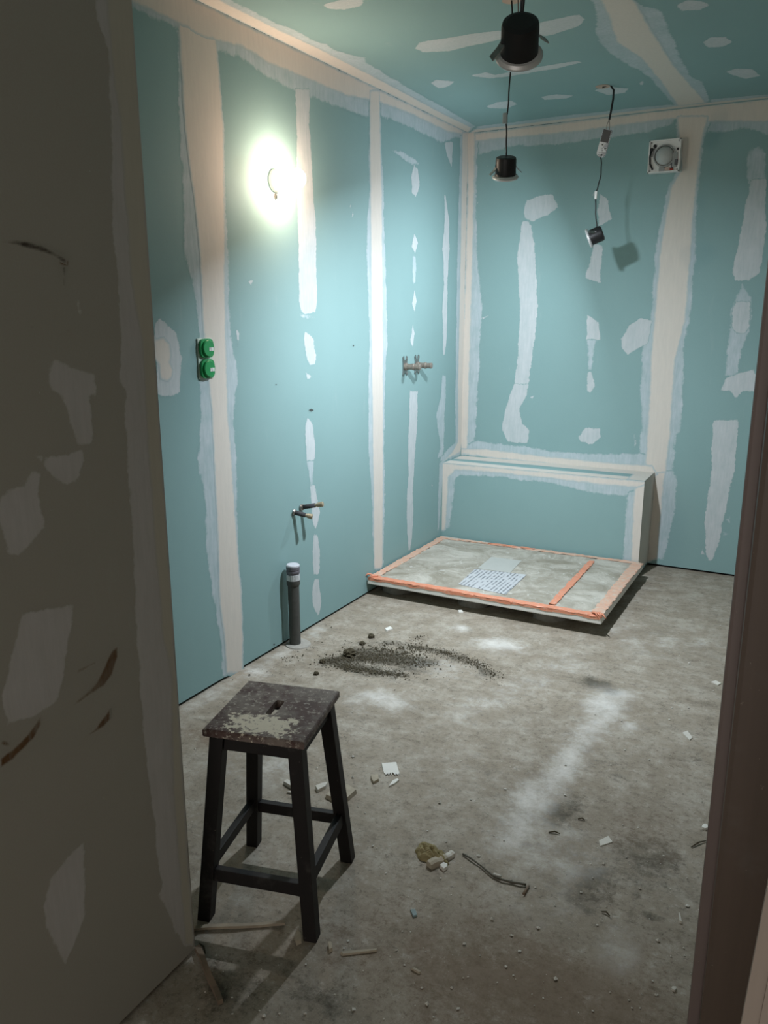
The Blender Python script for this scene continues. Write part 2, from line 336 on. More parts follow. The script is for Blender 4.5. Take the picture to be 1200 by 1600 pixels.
for a in ((930, 1068, .12, .08, .8), (955, 1080, .06, .05, .8), (880, 1270, .07, .10, .8), (1010, 1340, .12, .14, .7), (925, 1390, .08, .14, .75), (1015, 1432, .04, .02, .9), (1040, 1350, .08, .05, .6), (640, 1345, .06, .06, .5), (350, 1545, .10, .10, .7), (470, 1390, .14, .06, .5), (500, 1560, .14, .08, .6),
          (610, 1028, .26, .09, 1), (560, 1045, .2, .07, .9), (720, 1030, .14, .05, .8), (640, 1045, .12, .06, .8), (765, 1052, .07, .05, .7), (580, 1015, .15, .08, .6), (900, 1560, .1, .05, .4), (950, 1200, .1, .12, .4), (800, 1090, .1, .1, .25), (380, 1250, .14, .2, .3), (1090, 1180, .06, .1, .4)): spot('dark', *a)
streak('dark', [(1000, 1370), (985, 1440)], .02, .6)
streak('dark', [(515, 1034), (560, 1028), (610, 1030), (670, 1036)], .06, 1); streak('dark', [(535, 1042), (580, 1049), (635, 1055)], .035, .9); streak('dark', [(640, 1010), (690, 1018), (730, 1030), (770, 1055)], .03, .8); streak('dark', [(560, 1005), (600, 1003), (640, 1010)], .04, .6)
for a in ((330, 1150, .14, .10, .8), (360, 1170, .1, .1, .5), (1000, 1290, .2, .24, .5), (850, 1560, .5, .25, .9), (1040, 1200, .12, .2, .4), (760, 1480, .2, .15, .5), (600, 1500, .3, .16, .55), (700, 1390, .22, .12, .45), (1000, 1500, .2, .2, .5), (420, 1490, .16, .1, .5), (250, 1570, .12, .1, .5), (940, 1400, .2, .1, .4)): spot('brown', *a)
fv = np.stack([gx, gy, np.zeros_like(gx)], -1).reshape(-1, 3)
ii = (np.arange(ny-1)[:, None]*nx+np.arange(nx-1)).ravel(); ff = np.stack([ii, ii+1, ii+nx+1, ii+nx], 1)
me = bpy.data.meshes.new('floor'); me.from_pydata(fv, [], ff)
for k, v in masks.items():
    a = me.attributes.new(k, 'FLOAT', 'POINT'); a.data.foreach_set('value', v.ravel().astype(np.float32))
me.materials.append(MAT['floor']); fl = bpy.data.objects.new('floor', me); COL.objects.link(fl); struct(fl, 'dusty stained concrete floor', 'floor')

# ------------------------------------------------------------------ joint compound on the boards
PL = {'L': (0, 0.0, 1, wl, (1.19, YB), (0.0, H)), 'B': (1, YB, -1, wb, (0, XR), (0.0, H)), 'C': (2, H, -1, ce, (0, XR), (Y0, YB)), 'D': (0, XD, 1, wp, (Y0, YD), (0.0, H)),
      'F': (1, BY, -1, bx, (0, BX), (.0, BZ)), 'T': (2, BZ, 1, bx, (0, BX), (BY, YB)), 'S': (0, BX, 1, bx, (BY, YB), (0, BZ))}
LIFT = {'thin': .00015, 'mid': .0002, 'thick': .00055, 'dthin': .00015, 'dthick': .0004, 'rust': .0006, 'dirt': .0007, 'holedark': .0007}
DN = {}
def daub(pl, poly, mat='mid', cell=.009, name='joint_compound', world=False, lift=0):
    """a spread of compound with an irregular edge: outline points as seen, laid on the wall plane"""
    ax, val, sg, par, ur, vr = PL[pl]; ua, va = [i for i in range(3) if i != ax]
    P = np.array([[q[0], q[1]] if world else [at(q[0], q[1], ax, val)[ua], at(q[0], q[1], ax, val)[va]] for q in poly])
    m = .012; lo = np.maximum(P.min(0)-m, [ur[0], vr[0]]); hi = np.minimum(P.max(0)+m, [ur[1], vr[1]])
    if (hi-lo).min() <= 0: return
    n = np.maximum(2, np.ceil((hi-lo)/cell).astype(int)+1)
    U, V = np.meshgrid(np.linspace(lo[0], hi[0], n[0]), np.linspace(lo[1], hi[1], n[1])); X = np.stack([U.ravel(), V.ravel()], 1)
    A = P; Bq = np.roll(P, -1, 0); ins = np.zeros(len(X), bool); dist = np.full(len(X), 9.)
    for a, b in zip(A, Bq):
        ab = b-a; t = np.clip(((X-a)@ab)/max(ab@ab, 1e-12), 0, 1); dist = np.minimum(dist, np.hypot(*(X-a-t[:, None]*ab).T))
        c = ((a[1] > X[:, 1]) != (b[1] > X[:, 1])); xx = a[0]+(X[:, 1]-a[1])*(b[0]-a[0])/np.where(abs(b[1]-a[1]) < 1e-12, 1e-12, b[1]-a[1]); ins ^= c & (X[:, 0] < xx)
    sd = np.where(ins, dist, -dist)
    i0 = (np.arange(n[1]-1)[:, None]*n[0]+np.arange(n[0]-1)).ravel(); Q = np.stack([i0, i0+1, i0+n[0]+1, i0+n[0]], 1)
    Q = Q[sd[Q].max(1) > -.010]
    if len(Q) == 0: return
    used, inv = np.unique(Q, return_inverse=True); Q = inv.reshape(-1, 4)
    co = np.zeros((len(used), 3)); co[:, ua] = X[used, 0]; co[:, va] = X[used, 1]; DN[pl] = DN.get(pl, 0)+1; co[:, ax] = val+sg*(LIFT[mat]+lift+DN[pl]*4e-6)
    if (sg > 0) == (ax == 1): Q = Q[:, ::-1]
    me = bpy.data.meshes.new(name); me.from_pydata(co, [], Q.tolist()); at_ = me.attributes.new('sd', 'FLOAT', 'POINT'); at_.data.foreach_set('value', sd[used].astype(np.float32))
    me.materials.append(MAT[mat]); o = bpy.data.objects.new(name, me); COL.objects.link(o); o.parent = par
    return o
def band(pl, rows, mat, **k):
    """rows of (y, x left, x right) down a vertical smear"""
    return daub(pl, [(r[1], r[0]) for r in rows]+[(r[2], r[0]) for r in reversed(rows)], mat, **k)
J = 'taped_joint'
# left wall
band('L', [(20, 270, 345), (60, 277, 341), (200, 278, 346), (300, 286, 353), (400, 287, 358), (440, 299, 359), (470, 305, 359), (530, 311, 362), (570, 311, 371), (595, 311, 373), (610, 311, 370), (643, 312, 366), (700, 311, 369), (715, 308, 370), (740, 312, 371), (790, 321, 372), (850, 320, 372), (930, 331, 379), (1000, 344, 381), (1057, 347, 381)], 'thin', name=J)
band('L', [(10, 276, 342), (50, 279, 338), (200, 288, 350), (300, 301, 351), (400, 312, 352), (530, 318, 353), (643, 330, 357), (710, 333, 362), (850, 340, 371), (930, 341, 378), (1000, 350, 380), (1053, 353, 380)], 'thick', name=J)
daub('L', [(306, 0), (440, 65), (600, 143), (733, 208), (728, 216), (710, 217), (693, 224), (667, 213), (633, 197), (597, 183), (573, 184), (540, 173), (513, 163), (482, 153), (462, 144), (440, 134), (420, 123), (400, 112), (390, 99), (370, 90), (347, 84), (330, 86), (300, 66), (277, 47), (240, 30), (205, 13), (190, -40), (230, -60)], 'thin', name=J)
daub('L', [(306, 0), (440, 65), (600, 143), (733, 208), (728, 212), (700, 207), (640, 178), (590, 160), (540, 150), (470, 120), (420, 100), (380, 75), (320, 60), (260, 28), (205, 4), (190, -40), (230, -60)], 'thick', name=J)
band('L', [(138, 461, 484), (200, 463, 484), (240, 463, 487), (310, 464, 490), (345, 465, 494), (400, 466, 494), (470, 467, 496), (486, 470, 494), (491, 476, 488)], 'mid')
daub('L', [(466, 488), (480, 492), (492, 491), (493, 498), (480, 499), (470, 495)], 'thin')
band('L', [(518, 476, 479), (530, 475, 490), (555, 478, 494), (570, 484, 493)], 'mid')
band('L', [(652, 479, 482), (664, 477, 489), (690, 477, 492), (720, 479, 492)], 'mid'); band('L', [(718, 479, 492), (740, 482, 490), (760, 484, 491)], 'thin')
band('L', [(757, 484, 492), (780, 486, 496), (800, 486, 500), (815, 489, 497), (826, 492, 494)], 'mid')
band('L', [(835, 490, 497), (862, 488, 500), (885, 489, 500), (898, 490, 498)], 'mid'); band('L', [(905, 491, 498), (925, 487, 501), (945, 488, 502), (962, 496, 499)], 'mid')
band('L', [(140, 576, 594), (300, 576, 600), (350, 573, 600), (400, 572, 603), (530, 577, 606), (600, 575, 602), (700, 575, 601), (800, 581, 601), (880, 583, 600), (893, 584, 594)], 'thin', name=J)
band('L', [(140, 577, 593), (300, 578, 597), (400, 579, 598), (530, 580, 599), (700, 582, 599), (880, 584, 598), (890, 585, 596)], 'thick', name=J, cell=.012)
for q in ([(647, 256), (653, 265), (656, 290), (650, 308), (643, 301), (643, 275)], [(647, 362), (653, 380), (649, 398), (643, 386)], [(648, 452), (651, 470), (648, 488), (643, 475)], [(645, 505), (648, 520), (645, 546), (641, 530)],
          [(694, 222), (708, 221), (706, 264), (699, 246)], [(475, 578), (487, 588), (480, 594)][:3]): daub('L', q, 'mid', cell=.006)
daub('L', [(605, 232), (630, 236), (650, 250), (657, 258), (640, 258), (625, 245)], 'thin', cell=.007); band('L', [(398, 644, 650), (420, 644, 651), (442, 645, 649)], 'thin', cell=.007)
band('L', [(610, 640, 653), (660, 639, 652), (700, 637, 649), (740, 638, 647), (770, 636, 645), (800, 635, 646), (830, 636, 645), (860, 638, 641)], 'mid', cell=.007)
band('L', [(305, 694, 696), (340, 695, 702), (370, 693, 702), (390, 691, 703), (410, 693, 701), (450, 693, 699), (480, 691, 699), (530, 692, 698), (555, 692, 695)], 'mid', cell=.007)
band('L', [(585, 691, 697), (620, 688, 697), (650, 681, 695), (700, 688, 694), (716, 683, 692)], 'thin', cell=.007)
band('L', [(210, 719, 736), (400, 714, 730), (600, 711, 725), (690, 711, 722), (700, 700, 720), (712, 690, 719), (724, 684, 690)], 'thin', name=J); band('L', [(205, 722, 737), (400, 719, 732), (600, 715, 726), (690, 715, 722), (707, 705, 719), (722, 689, 692)], 'thick', name=J)
band('L', [(720, 686, 694), (780, 684, 690), (831, 683, 686)], 'thin', name=J)
daub('L', [(240, 505), (250, 496), (266, 510), (277, 520), (285, 560), (281, 612), (265, 622), (246, 617)], 'mid', name='filled_socket_patch'); daub('L', [(240, 520), (244, 528), (256, 527), (266, 538), (268, 556), (266, 566), (271, 577), (270, 590), (262, 598), (250, 593), (247, 572), (240, 560)], 'thick', name='socket_filler', cell=.006)
for q in ([(388, 440), (396, 436), (392, 447)], [(545, 322), (549, 318), (549, 328)], [(553, 336), (548, 344), (551, 330)], [(370, 515), (374, 522), (371, 542)], [(550, 684), (553, 686), (551, 690)], [(600, 770), (603, 772), (601, 776)][:3], [(674, 756), (677, 758), (675, 762)]): daub('L', q, 'mid', cell=.005)
for c in ((486, 641, 5, 3), (431, 601, 3, 2), (428, 1007, 2, 2), (430, 307, 3, 8), (552, 540, 2, 2)): daub('L', [(c[0]-c[2], c[1]), (c[0], c[1]-c[3]), (c[0]+c[2], c[1]), (c[0], c[1]+c[3])], 'holedark', cell=.004, name='painted_hole')  # dark insides of small wall holes, painted flat on the board
# back wall
daub('B', [(732, 209), (1060, 169), (1230, 150), (1230, 214), (1200, 212), (1180, 206), (1163, 203), (1130, 208), (1103, 208), (1098, 190), (1056, 186), (1050, 197), (1022, 203), (1013, 212), (1000, 210), (973, 213), (950, 216), (927, 220), (867, 228), (800, 230), (770, 238), (747, 244), (730, 240)], 'thin', name=J)
daub('B', [(732, 209), (1060, 169), (1230, 150), (1230, 190), (1120, 192), (1060, 186), (1000, 193), (900, 207), (800, 216), (732, 222)], 'thick', name=J)
band('B', [(185, 1054, 1114), (215, 1057, 1102), (260, 1060, 1096), (290, 1043, 1094), (330, 1034, 1090), (400, 1022, 1088), (500, 1015, 1079), (540, 1003, 1070), (600, 1000, 1069), (674, 1000, 1066), (680, 999, 1057), (740, 999, 1053)], 'thin', name=J)
band('B', [(180, 1056, 1108), (215, 1060, 1099), (265, 1064, 1092), (290, 1048, 1090), (330, 1040, 1085), (400, 1030, 1080), (500, 1021, 1072), (560, 1016, 1056), (600, 1015, 1053), (680, 1010, 1048), (745, 1008, 1040)], 'thick', name=J, cell=.012)
daub('B', [(1022, 738), (1038, 736), (1053, 734), (1059, 750), (1056, 800), (1046, 840), (1036, 876), (1028, 874), (1009, 882)], 'thin', name=J); daub('B', [(1022, 738), (1040, 737), (1034, 800), (1028, 874), (1009, 880)], 'thick', name=J)
band('B', [(205, 728, 747), (240, 732, 748), (300, 730, 745), (400, 727, 747), (450, 726, 752), (497, 724, 754), (540, 722, 751), (600, 720, 748), (712, 716, 742)], 'thin', name=J); band('B', [(205, 728, 743), (300, 730, 742), (450, 726, 738), (600, 720, 734), (710, 716, 731)], 'thick', name=J)
daub('B', [(735, 690), (742, 688), (800, 694), (870, 705), (930, 708), (1000, 708), (1020, 712), (1030, 744), (717, 710)], 'thin', name=J); daub('B', [(717, 700), (760, 701), (850, 712), (950, 722), (1020, 727), (1030, 744), (717, 710)], 'thick', name=J)
daub('B', [(817, 330), (822, 312), (845, 305), (862, 303), (875, 323), (855, 337), (832, 347), (820, 341)], 'mid')
band('B', [(345, 817, 826), (358, 814, 832), (400, 808, 837), (440, 809, 840), (480, 812, 840), (530, 810, 836), (570, 807, 830), (600, 804, 826), (612, 800, 824)], 'mid'); band('B', [(600, 803, 826), (618, 796, 823), (640, 790, 812), (660, 785, 816), (672, 785, 827), (692, 793, 824)], 'mid')
for q in ([(938, 303), (950, 310), (955, 342), (936, 353), (933, 330)], [(928, 380), (942, 383), (938, 442), (914, 435), (920, 410)], [(917, 490), (936, 503), (938, 530), (916, 530)], [(916, 582), (924, 578), (931, 605), (922, 615), (917, 610)], [(902, 683), (915, 668), (938, 670), (940, 684), (925, 695), (905, 691)],
          [(970, 530), (983, 507), (1000, 497), (1019, 500), (1013, 536), (980, 555), (970, 543)], [(923, 305), (930, 300), (928, 309)], [(828, 620), (836, 617), (832, 624)], [(991, 678), (995, 690), (991, 705)], [(752, 495), (764, 493), (755, 499)]): daub('B', q, 'mid', cell=.007)
band('B', [(530, 917, 932), (555, 919, 928), (580, 917, 926)], 'thin', cell=.007)
daub('B', [(1167, 236), (1185, 226), (1198, 240), (1198, 280), (1170, 300), (1166, 280)], 'thin'); band('B', [(279, 1173, 1197), (300, 1168, 1197), (350, 1159, 1198), (400, 1149, 1193), (428, 1144, 1187), (438, 1148, 1170)], 'mid')
daub('B', [(1160, 441), (1177, 465), (1176, 495), (1171, 520), (1160, 545), (1153, 588), (1132, 588), (1138, 530), (1141, 480)], 'thin'); band('B', [(470, 1148, 1174), (490, 1143, 1173), (510, 1142, 1171), (521, 1150, 1164)], 'mid')
daub('B', [(1124, 611), (1135, 590), (1155, 583), (1178, 577), (1182, 590), (1188, 600), (1187, 612), (1160, 612), (1150, 623), (1141, 611)], 'mid'); band('B', [(656, 1115, 1153), (661, 1114, 1154), (700, 1112, 1152), (740, 1111, 1147), (780, 1104, 1138), (820, 1100, 1129), (850, 1101, 1123), (868, 1104, 1117), (876, 1106, 1113)], 'mid')
daub('B', [(1095, 866), (1097, 851), (1101, 866)], 'mid', cell=.005)
for q in ([(1134, 812), (1143, 804), (1140, 818)], [(1130, 830), (1140, 834), (1131, 838)]): daub('B', q, 'thin', cell=.005)
# boxing
daub('F', [(690, 722), (1012, 752), (1012, 775), (975, 776), (930, 772), (900, 765), (860, 757), (790, 748), (760, 745), (720, 743), (713, 747), (707, 800), (703, 826), (690, 832), (680, 834), (684, 725)], 'thin', name=J)
daub('F', [(690, 722), (1012, 752), (1012, 764), (940, 758), (860, 748), (760, 738), (712, 735), (702, 745), (699, 800), (697, 828), (680, 833), (686, 725)], 'thick', name=J)
daub('F', [(980, 768), (1012, 755), (1000, 885), (972, 882), (974, 830), (977, 800)], 'thin', name=J); daub('F', [(990, 762), (1012, 755), (1000, 885), (984, 882), (988, 800)], 'thick', name=J)
daub('T', [(0, BY-.01), (BX+.01, BY-.01), (BX+.01, BY+.09), (.6, BY+.08), (0, BY+.1)], 'thick', name=J, world=True); daub('T', [(0, YB-.13), (.5, YB-.11), (BX-.1, YB-.12), (BX-.1, BY), (BX+.01, BY), (BX+.01, YB+.01), (0, YB+.01)], 'thick', name=J, world=True)
daub('S', [(BY-.01, .02), (YB+.01, .02), (YB+.01, BZ+.01), (BY-.01, BZ+.01)], 'thick', name=J, world=True, cell=.015)
# ceiling
daub('C', [(306, 0), (440, 65), (600, 143), (732, 208), (745, 197), (733, 190), (693, 167), (650, 143), (607, 118), (576, 98), (573, 90), (547, 85), (527, 79), (510, 68), (500, 67), (453, 42), (436, 37), (400, 18), (364, 0), (300, -40), (240, -40)], 'thin', name=J)
daub('C', [(306, 0), (440, 65), (600, 143), (732, 208), (738, 199), (690, 176), (600, 127), (500, 76), (420, 38), (350, 2), (290, -40), (240, -40)], 'thick', name=J)
daub('C', [(732, 208), (745, 197), (800, 191), (867, 182), (950, 173), (1000, 167), (1050, 163), (1110, 155), (1200, 147), (1230, 143), (1230, 150), (1060, 169)], 'thin', name=J); daub('C', [(732, 208), (741, 202), (867, 187), (1050, 166), (1200, 150), (1230, 146), (1230, 150), (1060, 169)], 'thick', name=J)
daub('C', [(922, -4), (930, 20), (928, 50), (933, 67), (957, 88), (1013, 120), (1050, 164), (1112, 160), (1100, 127), (1083, 120), (1060, 80), (1047, 40), (1030, 13), (1002, 8), (985, -20), (905, -20)], 'thin', name=J)
daub('C', [(935, -2), (947, 20), (963, 67), (1000, 90), (1033, 130), (1058, 166), (1104, 160), (1053, 100), (1023, 53), (997, 7), (980, -20), (915, -20)], 'thick', name=J)
for q in ([(503, 8), (530, -1), (570, -3), (567, 9), (540, 16), (515, 14)], [(647, 76), (655, 66), (740, 52), (800, 45), (870, 29), (905, 22), (916, 29), (905, 41), (860, 56), (790, 60), (700, 80), (660, 82)], [(735, 118), (760, 112), (772, 117), (800, 112), (850, 103), (900, 95), (910, 97), (870, 107), (800, 119), (765, 123)],
          [(672, 130), (680, 124), (711, 127), (702, 135), (685, 138)], [(760, 166), (775, 160), (800, 157), (809, 163), (790, 170), (765, 169)], [(843, 151), (870, 147), (899, 149), (885, 154), (850, 156)], [(929, 141), (945, 135), (983, 138), (975, 145), (950, 149)], [(1056, 8), (1075, 0), (1100, 2), (1109, 8), (1095, 16), (1065, 17)],
          [(1097, 66), (1110, 58), (1135, 58), (1144, 66), (1130, 73), (1105, 75)], [(1134, 112), (1150, 106), (1175, 108), (1190, 118), (1165, 123), (1145, 118)], [(1000, 127), (1006, 126), (1004, 134), (998, 130)]): daub('C', q, 'mid', cell=.008)
# shadowed partition
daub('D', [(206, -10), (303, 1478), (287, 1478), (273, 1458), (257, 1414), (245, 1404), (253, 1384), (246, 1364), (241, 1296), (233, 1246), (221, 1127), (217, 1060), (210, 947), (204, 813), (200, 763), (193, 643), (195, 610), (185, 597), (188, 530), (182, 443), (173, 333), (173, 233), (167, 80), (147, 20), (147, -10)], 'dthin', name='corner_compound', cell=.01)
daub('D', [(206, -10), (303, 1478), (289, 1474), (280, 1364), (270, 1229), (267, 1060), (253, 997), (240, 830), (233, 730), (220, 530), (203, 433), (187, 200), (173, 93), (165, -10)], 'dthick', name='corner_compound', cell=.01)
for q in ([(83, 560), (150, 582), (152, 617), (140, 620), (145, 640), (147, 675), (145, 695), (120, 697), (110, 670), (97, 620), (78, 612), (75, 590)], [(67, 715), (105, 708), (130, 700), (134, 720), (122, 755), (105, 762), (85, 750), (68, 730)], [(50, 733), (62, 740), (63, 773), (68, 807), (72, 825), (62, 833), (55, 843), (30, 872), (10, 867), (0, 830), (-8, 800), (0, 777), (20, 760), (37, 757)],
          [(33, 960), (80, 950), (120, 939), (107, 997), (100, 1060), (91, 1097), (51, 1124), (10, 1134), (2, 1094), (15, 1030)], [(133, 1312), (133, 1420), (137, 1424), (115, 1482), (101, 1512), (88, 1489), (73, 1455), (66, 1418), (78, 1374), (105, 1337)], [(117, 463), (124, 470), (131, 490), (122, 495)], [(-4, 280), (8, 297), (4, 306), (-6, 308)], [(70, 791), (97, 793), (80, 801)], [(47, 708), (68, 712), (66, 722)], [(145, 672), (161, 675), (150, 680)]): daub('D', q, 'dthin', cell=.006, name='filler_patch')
def mark(pts, wpx, mat):
    up = [(x, y-wq) for (x, y), wq in zip(pts, wpx)]; dn = [(x, y+wq) for (x, y), wq in zip(pts, wpx)]
    daub('D', up+dn[::-1], mat, cell=.0035, name='rust_mark' if mat == 'rust' else 'dark_mark')
mark([(0, 377), (25, 379), (45, 383), (65, 389), (85, 398), (104, 410)], [2, 4, 6, 6, 4, 5], 'dirt'); mark([(92, 408), (100, 410), (108, 412)], [5, 8, 5], 'rust')
daub('D', [(96, 415), (103, 415), (102, 450), (98, 445)], 'dirt', cell=.0035, name='dark_mark'); mark([(38, 511), (60, 511), (78, 512)], [1.5, 2, 1], 'dirt'); mark([(98, 514), (108, 518)], [1.5, 1.5], 'dirt')
mark([(0, 1193), (20, 1178), (40, 1158), (55, 1140), (65, 1122)], [8, 9, 9, 11, 10], 'rust'); mark([(0, 1160), (10, 1162), (16, 1163)], [5, 5, 3], 'rust')
mark([(113, 1102), (130, 1090), (148, 1075), (162, 1058), (175, 1035), (184, 1018)], [2, 4, 8, 15, 20, 9], 'rust'); mark([(132, 1153), (150, 1140), (165, 1124), (172, 1115)], [2, 4, 9, 9], 'rust'); mark([(0, 1237), (20, 1226), (40, 1213), (58, 1203)], [1.5, 1.8, 1.5, 1], 'dirt'); mark([(120, 1050), (150, 1035)], [3, 2], 'rust')

# ------------------------------------------------------------------ wooden stool
SC = Vector((.925, 1.484, 0)); SR = math.radians(14)
st = empty('wooden_stool', SC, 'dark paint-spattered wooden stool with slotted seat and splayed legs', 'stool'); st.rotation_euler = (0, 0, SR)
bpy.context.view_layer.update()
MW = Matrix.Translation(SC) @ Matrix.Rotation(SR, 4, 'Z')
def sb(name, mb, mat, bevel=0, parent=None):
    o = mb.build(name, mat, None, None, bevel); o.parent = parent or st; return o
N = 48; zt, zb = .510, .490; V = []
def rect_pt(a, hx, hy): c, s_ = math.cos(a), math.sin(a); k = min(hx/abs(c) if abs(c) > 1e-6 else 9, hy/abs(s_) if abs(s_) > 1e-6 else 9); return c*k, s_*k
angs = sorted([2*math.pi*i/N for i in range(N)]+[math.atan2(sy_*.135, sx_*.127) % (2*math.pi) for sx_ in (-1, 1) for sy_ in (-1, 1)]); n = len(angs)
ring = []
for (hx, hy, z) in ((.125, .133, zb), (.127, .135, zb+.003), (.127, .135, zt-.003), (.124, .132, zt)): ring.append([(*rect_pt(a, hx, hy), z) for a in angs])
for z in (zt, zb):
    r = []
    for a in angs:
        c, s_ = math.cos(a), math.sin(a); hw, hl = .012, .038; rr = min(hw/abs(c) if abs(c) > 1e-6 else 9, hl/abs(s_) if abs(s_) > 1e-6 else 9); r.append((c*rr, s_*rr+.008, z))
    ring.append(r)
m = MB(); P = [p for r in ring for p in r]; R = len(ring)
m.add(P, [(j % R*n+i, j % R*n+(i+1) % n, (j+1) % R*n+(i+1) % n, (j+1) % R*n+i) for j in range(R) for i in range(n)]); sb('seat', m, 'seat')
def leg_c(sx_, sy_, z): t = z/.488; return Vector((sx_*(.139+(.098-.139)*t), sy_*(.149+(.106-.149)*t), z))
for sx_, sy_ in ((-1, -1), (1, -1), (1, 1), (-1, 1)):
    h = .0175; q = lambda c, k=1: [c+Vector(d)*h*k for d in ((-1, -1, 0), (1, -1, 0), (1, 1, 0), (-1, 1, 0))]
    sb('leg', MB().hexa(q(leg_c(sx_, sy_, 0), .95), q(leg_c(sx_, sy_, .4895))), 'stool', .002)
def rail(name, a, b, z0, z1, th):
    pa0, pb0, pa1, pb1 = leg_c(*a, z0), leg_c(*b, z0), leg_c(*a, z1), leg_c(*b, z1); d = (pb0-pa0).normalized(); nrm = Vector((-d.y, d.x, 0))*th
    cut = d*.017
    sb(name, MB().hexa([pa0+cut-nrm, pb0-cut-nrm, pb0-cut+nrm, pa0+cut+nrm], [pa1+cut-nrm, pb1-cut-nrm, pb1-cut+nrm, pa1+cut+nrm]), 'stool', .0015)
for a, b, z in (((-1, -1), (1, -1), .108), ((1, -1), (1, 1), .128), ((1, 1), (-1, 1), .118), ((-1, 1), (-1, -1), .128)):
    rail('stretcher', a, b, z, z+.032, .009); rail('apron', a, b, .452, .4895, .009)

# ------------------------------------------------------------------ shower tray under its protective film
tr = empty('shower_tray', (.62, 4.02, 0), 'shower tray covered with dusty film and orange tape on mortar dabs', 'shower tray')
TX0, TX1, TY0, TY1, TZ0, TZ1 = .008, 1.246, 3.565, 4.515, .064, .098
MB().box((TX0, TY0, TZ0), (TX1, TY1, TZ1)).build('tray_body', 'tray', tr, None, .004)
# wrinkled film
nx2, ny2 = 60, 46; m = MB(); P = []
for j in range(ny2):
    for i in range(nx2):
        x = TX0+.012+(TX1-TX0-.024)*i/(nx2-1); y = TY0+.012+(TY1-TY0-.024)*j/(ny2-1); ed = min(i, j, nx2-1-i, ny2-1-j) == 0
        P.append((x, y, TZ1+.0008+(0 if ed else .0022*abs(math.sin(x*31+math.sin(y*17)*2)*math.sin(y*23+x*9)))))
m.add(P, [(j*nx2+i, j*nx2+i+1, (j+1)*nx2+i+1, (j+1)*nx2+i) for j in range(ny2-1) for i in range(nx2-1)], True); m.build('protective_film', 'film', tr)
def tape(pts, wd, mat, z0=TZ1+.0045, name='tape_strip', amp=.004):
    """a flat strip of tape along pts with slightly uneven edges and creases"""
    a, b = Vector(pts[0]), Vector(pts[1]); L = (b-a).length; d = (b-a)/L; nr = Vector((-d.y, d.x)); k = max(8, int(L/.02)); m = MB(); P = []
    for lay in (0, -.0022):
        for i in range(k+1):
            c = a+d*L*i/k
            for s_ in (-1, 0, 1):
                q = c+nr*s_*(wd/2+RNG.uniform(-amp, amp)); P.append((q.x, q.y, z0+lay+(0 if lay else RNG.uniform(0, .003))))
    K = 3*(k+1); Fs = []
    for i in range(k):
        for s_ in (0, 1):
            Fs.append((i*3+s_, (i+1)*3+s_, (i+1)*3+s_+1, i*3+s_+1)); Fs.append((K+i*3+s_, K+i*3+s_+1, K+(i+1)*3+s_+1, K+(i+1)*3+s_))
        Fs.append((i*3, K+i*3, K+(i+1)*3, (i+1)*3)); Fs.append((i*3+2, (i+1)*3+2, K+(i+1)*3+2, K+i*3+2))
    m.add(P, Fs); o = m.build(name, mat, tr); return o
tape([(TX0+.01, TY0+.018), (TX1-.01, TY0+.018)], .04, 'tape')
tape([(TX0+.028, TY0+.02), (TX0+.03, TY1-.03)], .045, 'tape2', amp=.005)
tape([(TX1-.03, TY0+.02), (TX1-.026, TY1-.02)], .055, 'tape2', TZ1+.005, amp=.006)
tape([(TX0+.05, TY1-.05), (TX1-.02, TY1-.022)], .03, 'tape2', TZ1+.0055, amp=.006)
tape([(TX0+.33, TY1-.045), (TX0+.62, TY1-.035)], .022, 'tape', TZ1+.008, amp=.006)
p0, p1 = at(862, 946, 2, TZ1), at(925, 878, 2, TZ1); tape([(p0.x, p0.y), (p1.x, p1.y)], .032, 'tape', TZ1+.0065)
# tape folded over the front edge, with loose ends at the corners
m = MB()
k = 60
for i in range(k):
    xa, xb = TX0+.005+(TX1-TX0-.01)*i/k, TX0+.005+(TX1-TX0-.01)*(i+1)/k
    h0 = .010+.004*math.sin(i*.9)*math.sin(i*.37); m.box((xa, TY0-.0022, TZ1-h0), (xb, TY0-.0004, TZ1+.004))
m.build('tape_edge', 'tape', tr)
for (cx_, s_) in ((TX1-.03, 1), (TX0+.03, -1)):
    m = MB()
    for q in range(4):
        x = cx_+RNG.uniform(-.03, .02); m.tube([(x, TY0+.03, TZ1+.008), (x+.02*s_, TY0+.005, TZ1+.013+.003*q), (x+.035*s_, TY0-.006, TZ1+.002)], [.006, .005, .002], 5)
    m.build('loose_tape_end', 'tape', tr)
# printed sheet taped under the film
q = [at(716, 914, 2, TZ1), at(742, 890, 2, TZ1), at(823, 899, 2, TZ1), at(790, 930, 2, TZ1)]
ctr = sum(q, Vector())/4
MB().prism([Vector((p.x, p.y, 0)) for p in q], (0, 0, TZ1+.0030), (0, 0, TZ1+.0040)).build('printed_sheet', 'labelprint', tr, ctr)
q = [at(746, 889, 2, TZ1), at(768, 871, 2, TZ1), at(815, 877, 2, TZ1), at(797, 896, 2, TZ1)]
MB().prism([Vector((p.x, p.y, 0)) for p in q], (0, 0, TZ1+.0030), (0, 0, TZ1+.0038)).build('clear_pocket', simple('dusty_clear_pocket', (182, 182, 176), .4, .4, .06, 20), tr)
for (px, py) in ((736, 947), (614, 926), (852, 968), (690, 900), (900, 925)):
    c = flo(px, py); c.y += .055; m = MB(); pr = [(.085, 0), (.078, .02), (.066, .045), (.06, .0645)]; m.lathe(pr, (c.x, c.y, 0), (0, 0, 1), 18)
    m.v = [(x+RNG.uniform(-.008, .008), y+RNG.uniform(-.008, .008), z) for x, y, z in m.v]; m.build('mortar_dab', 'mortar', tr)

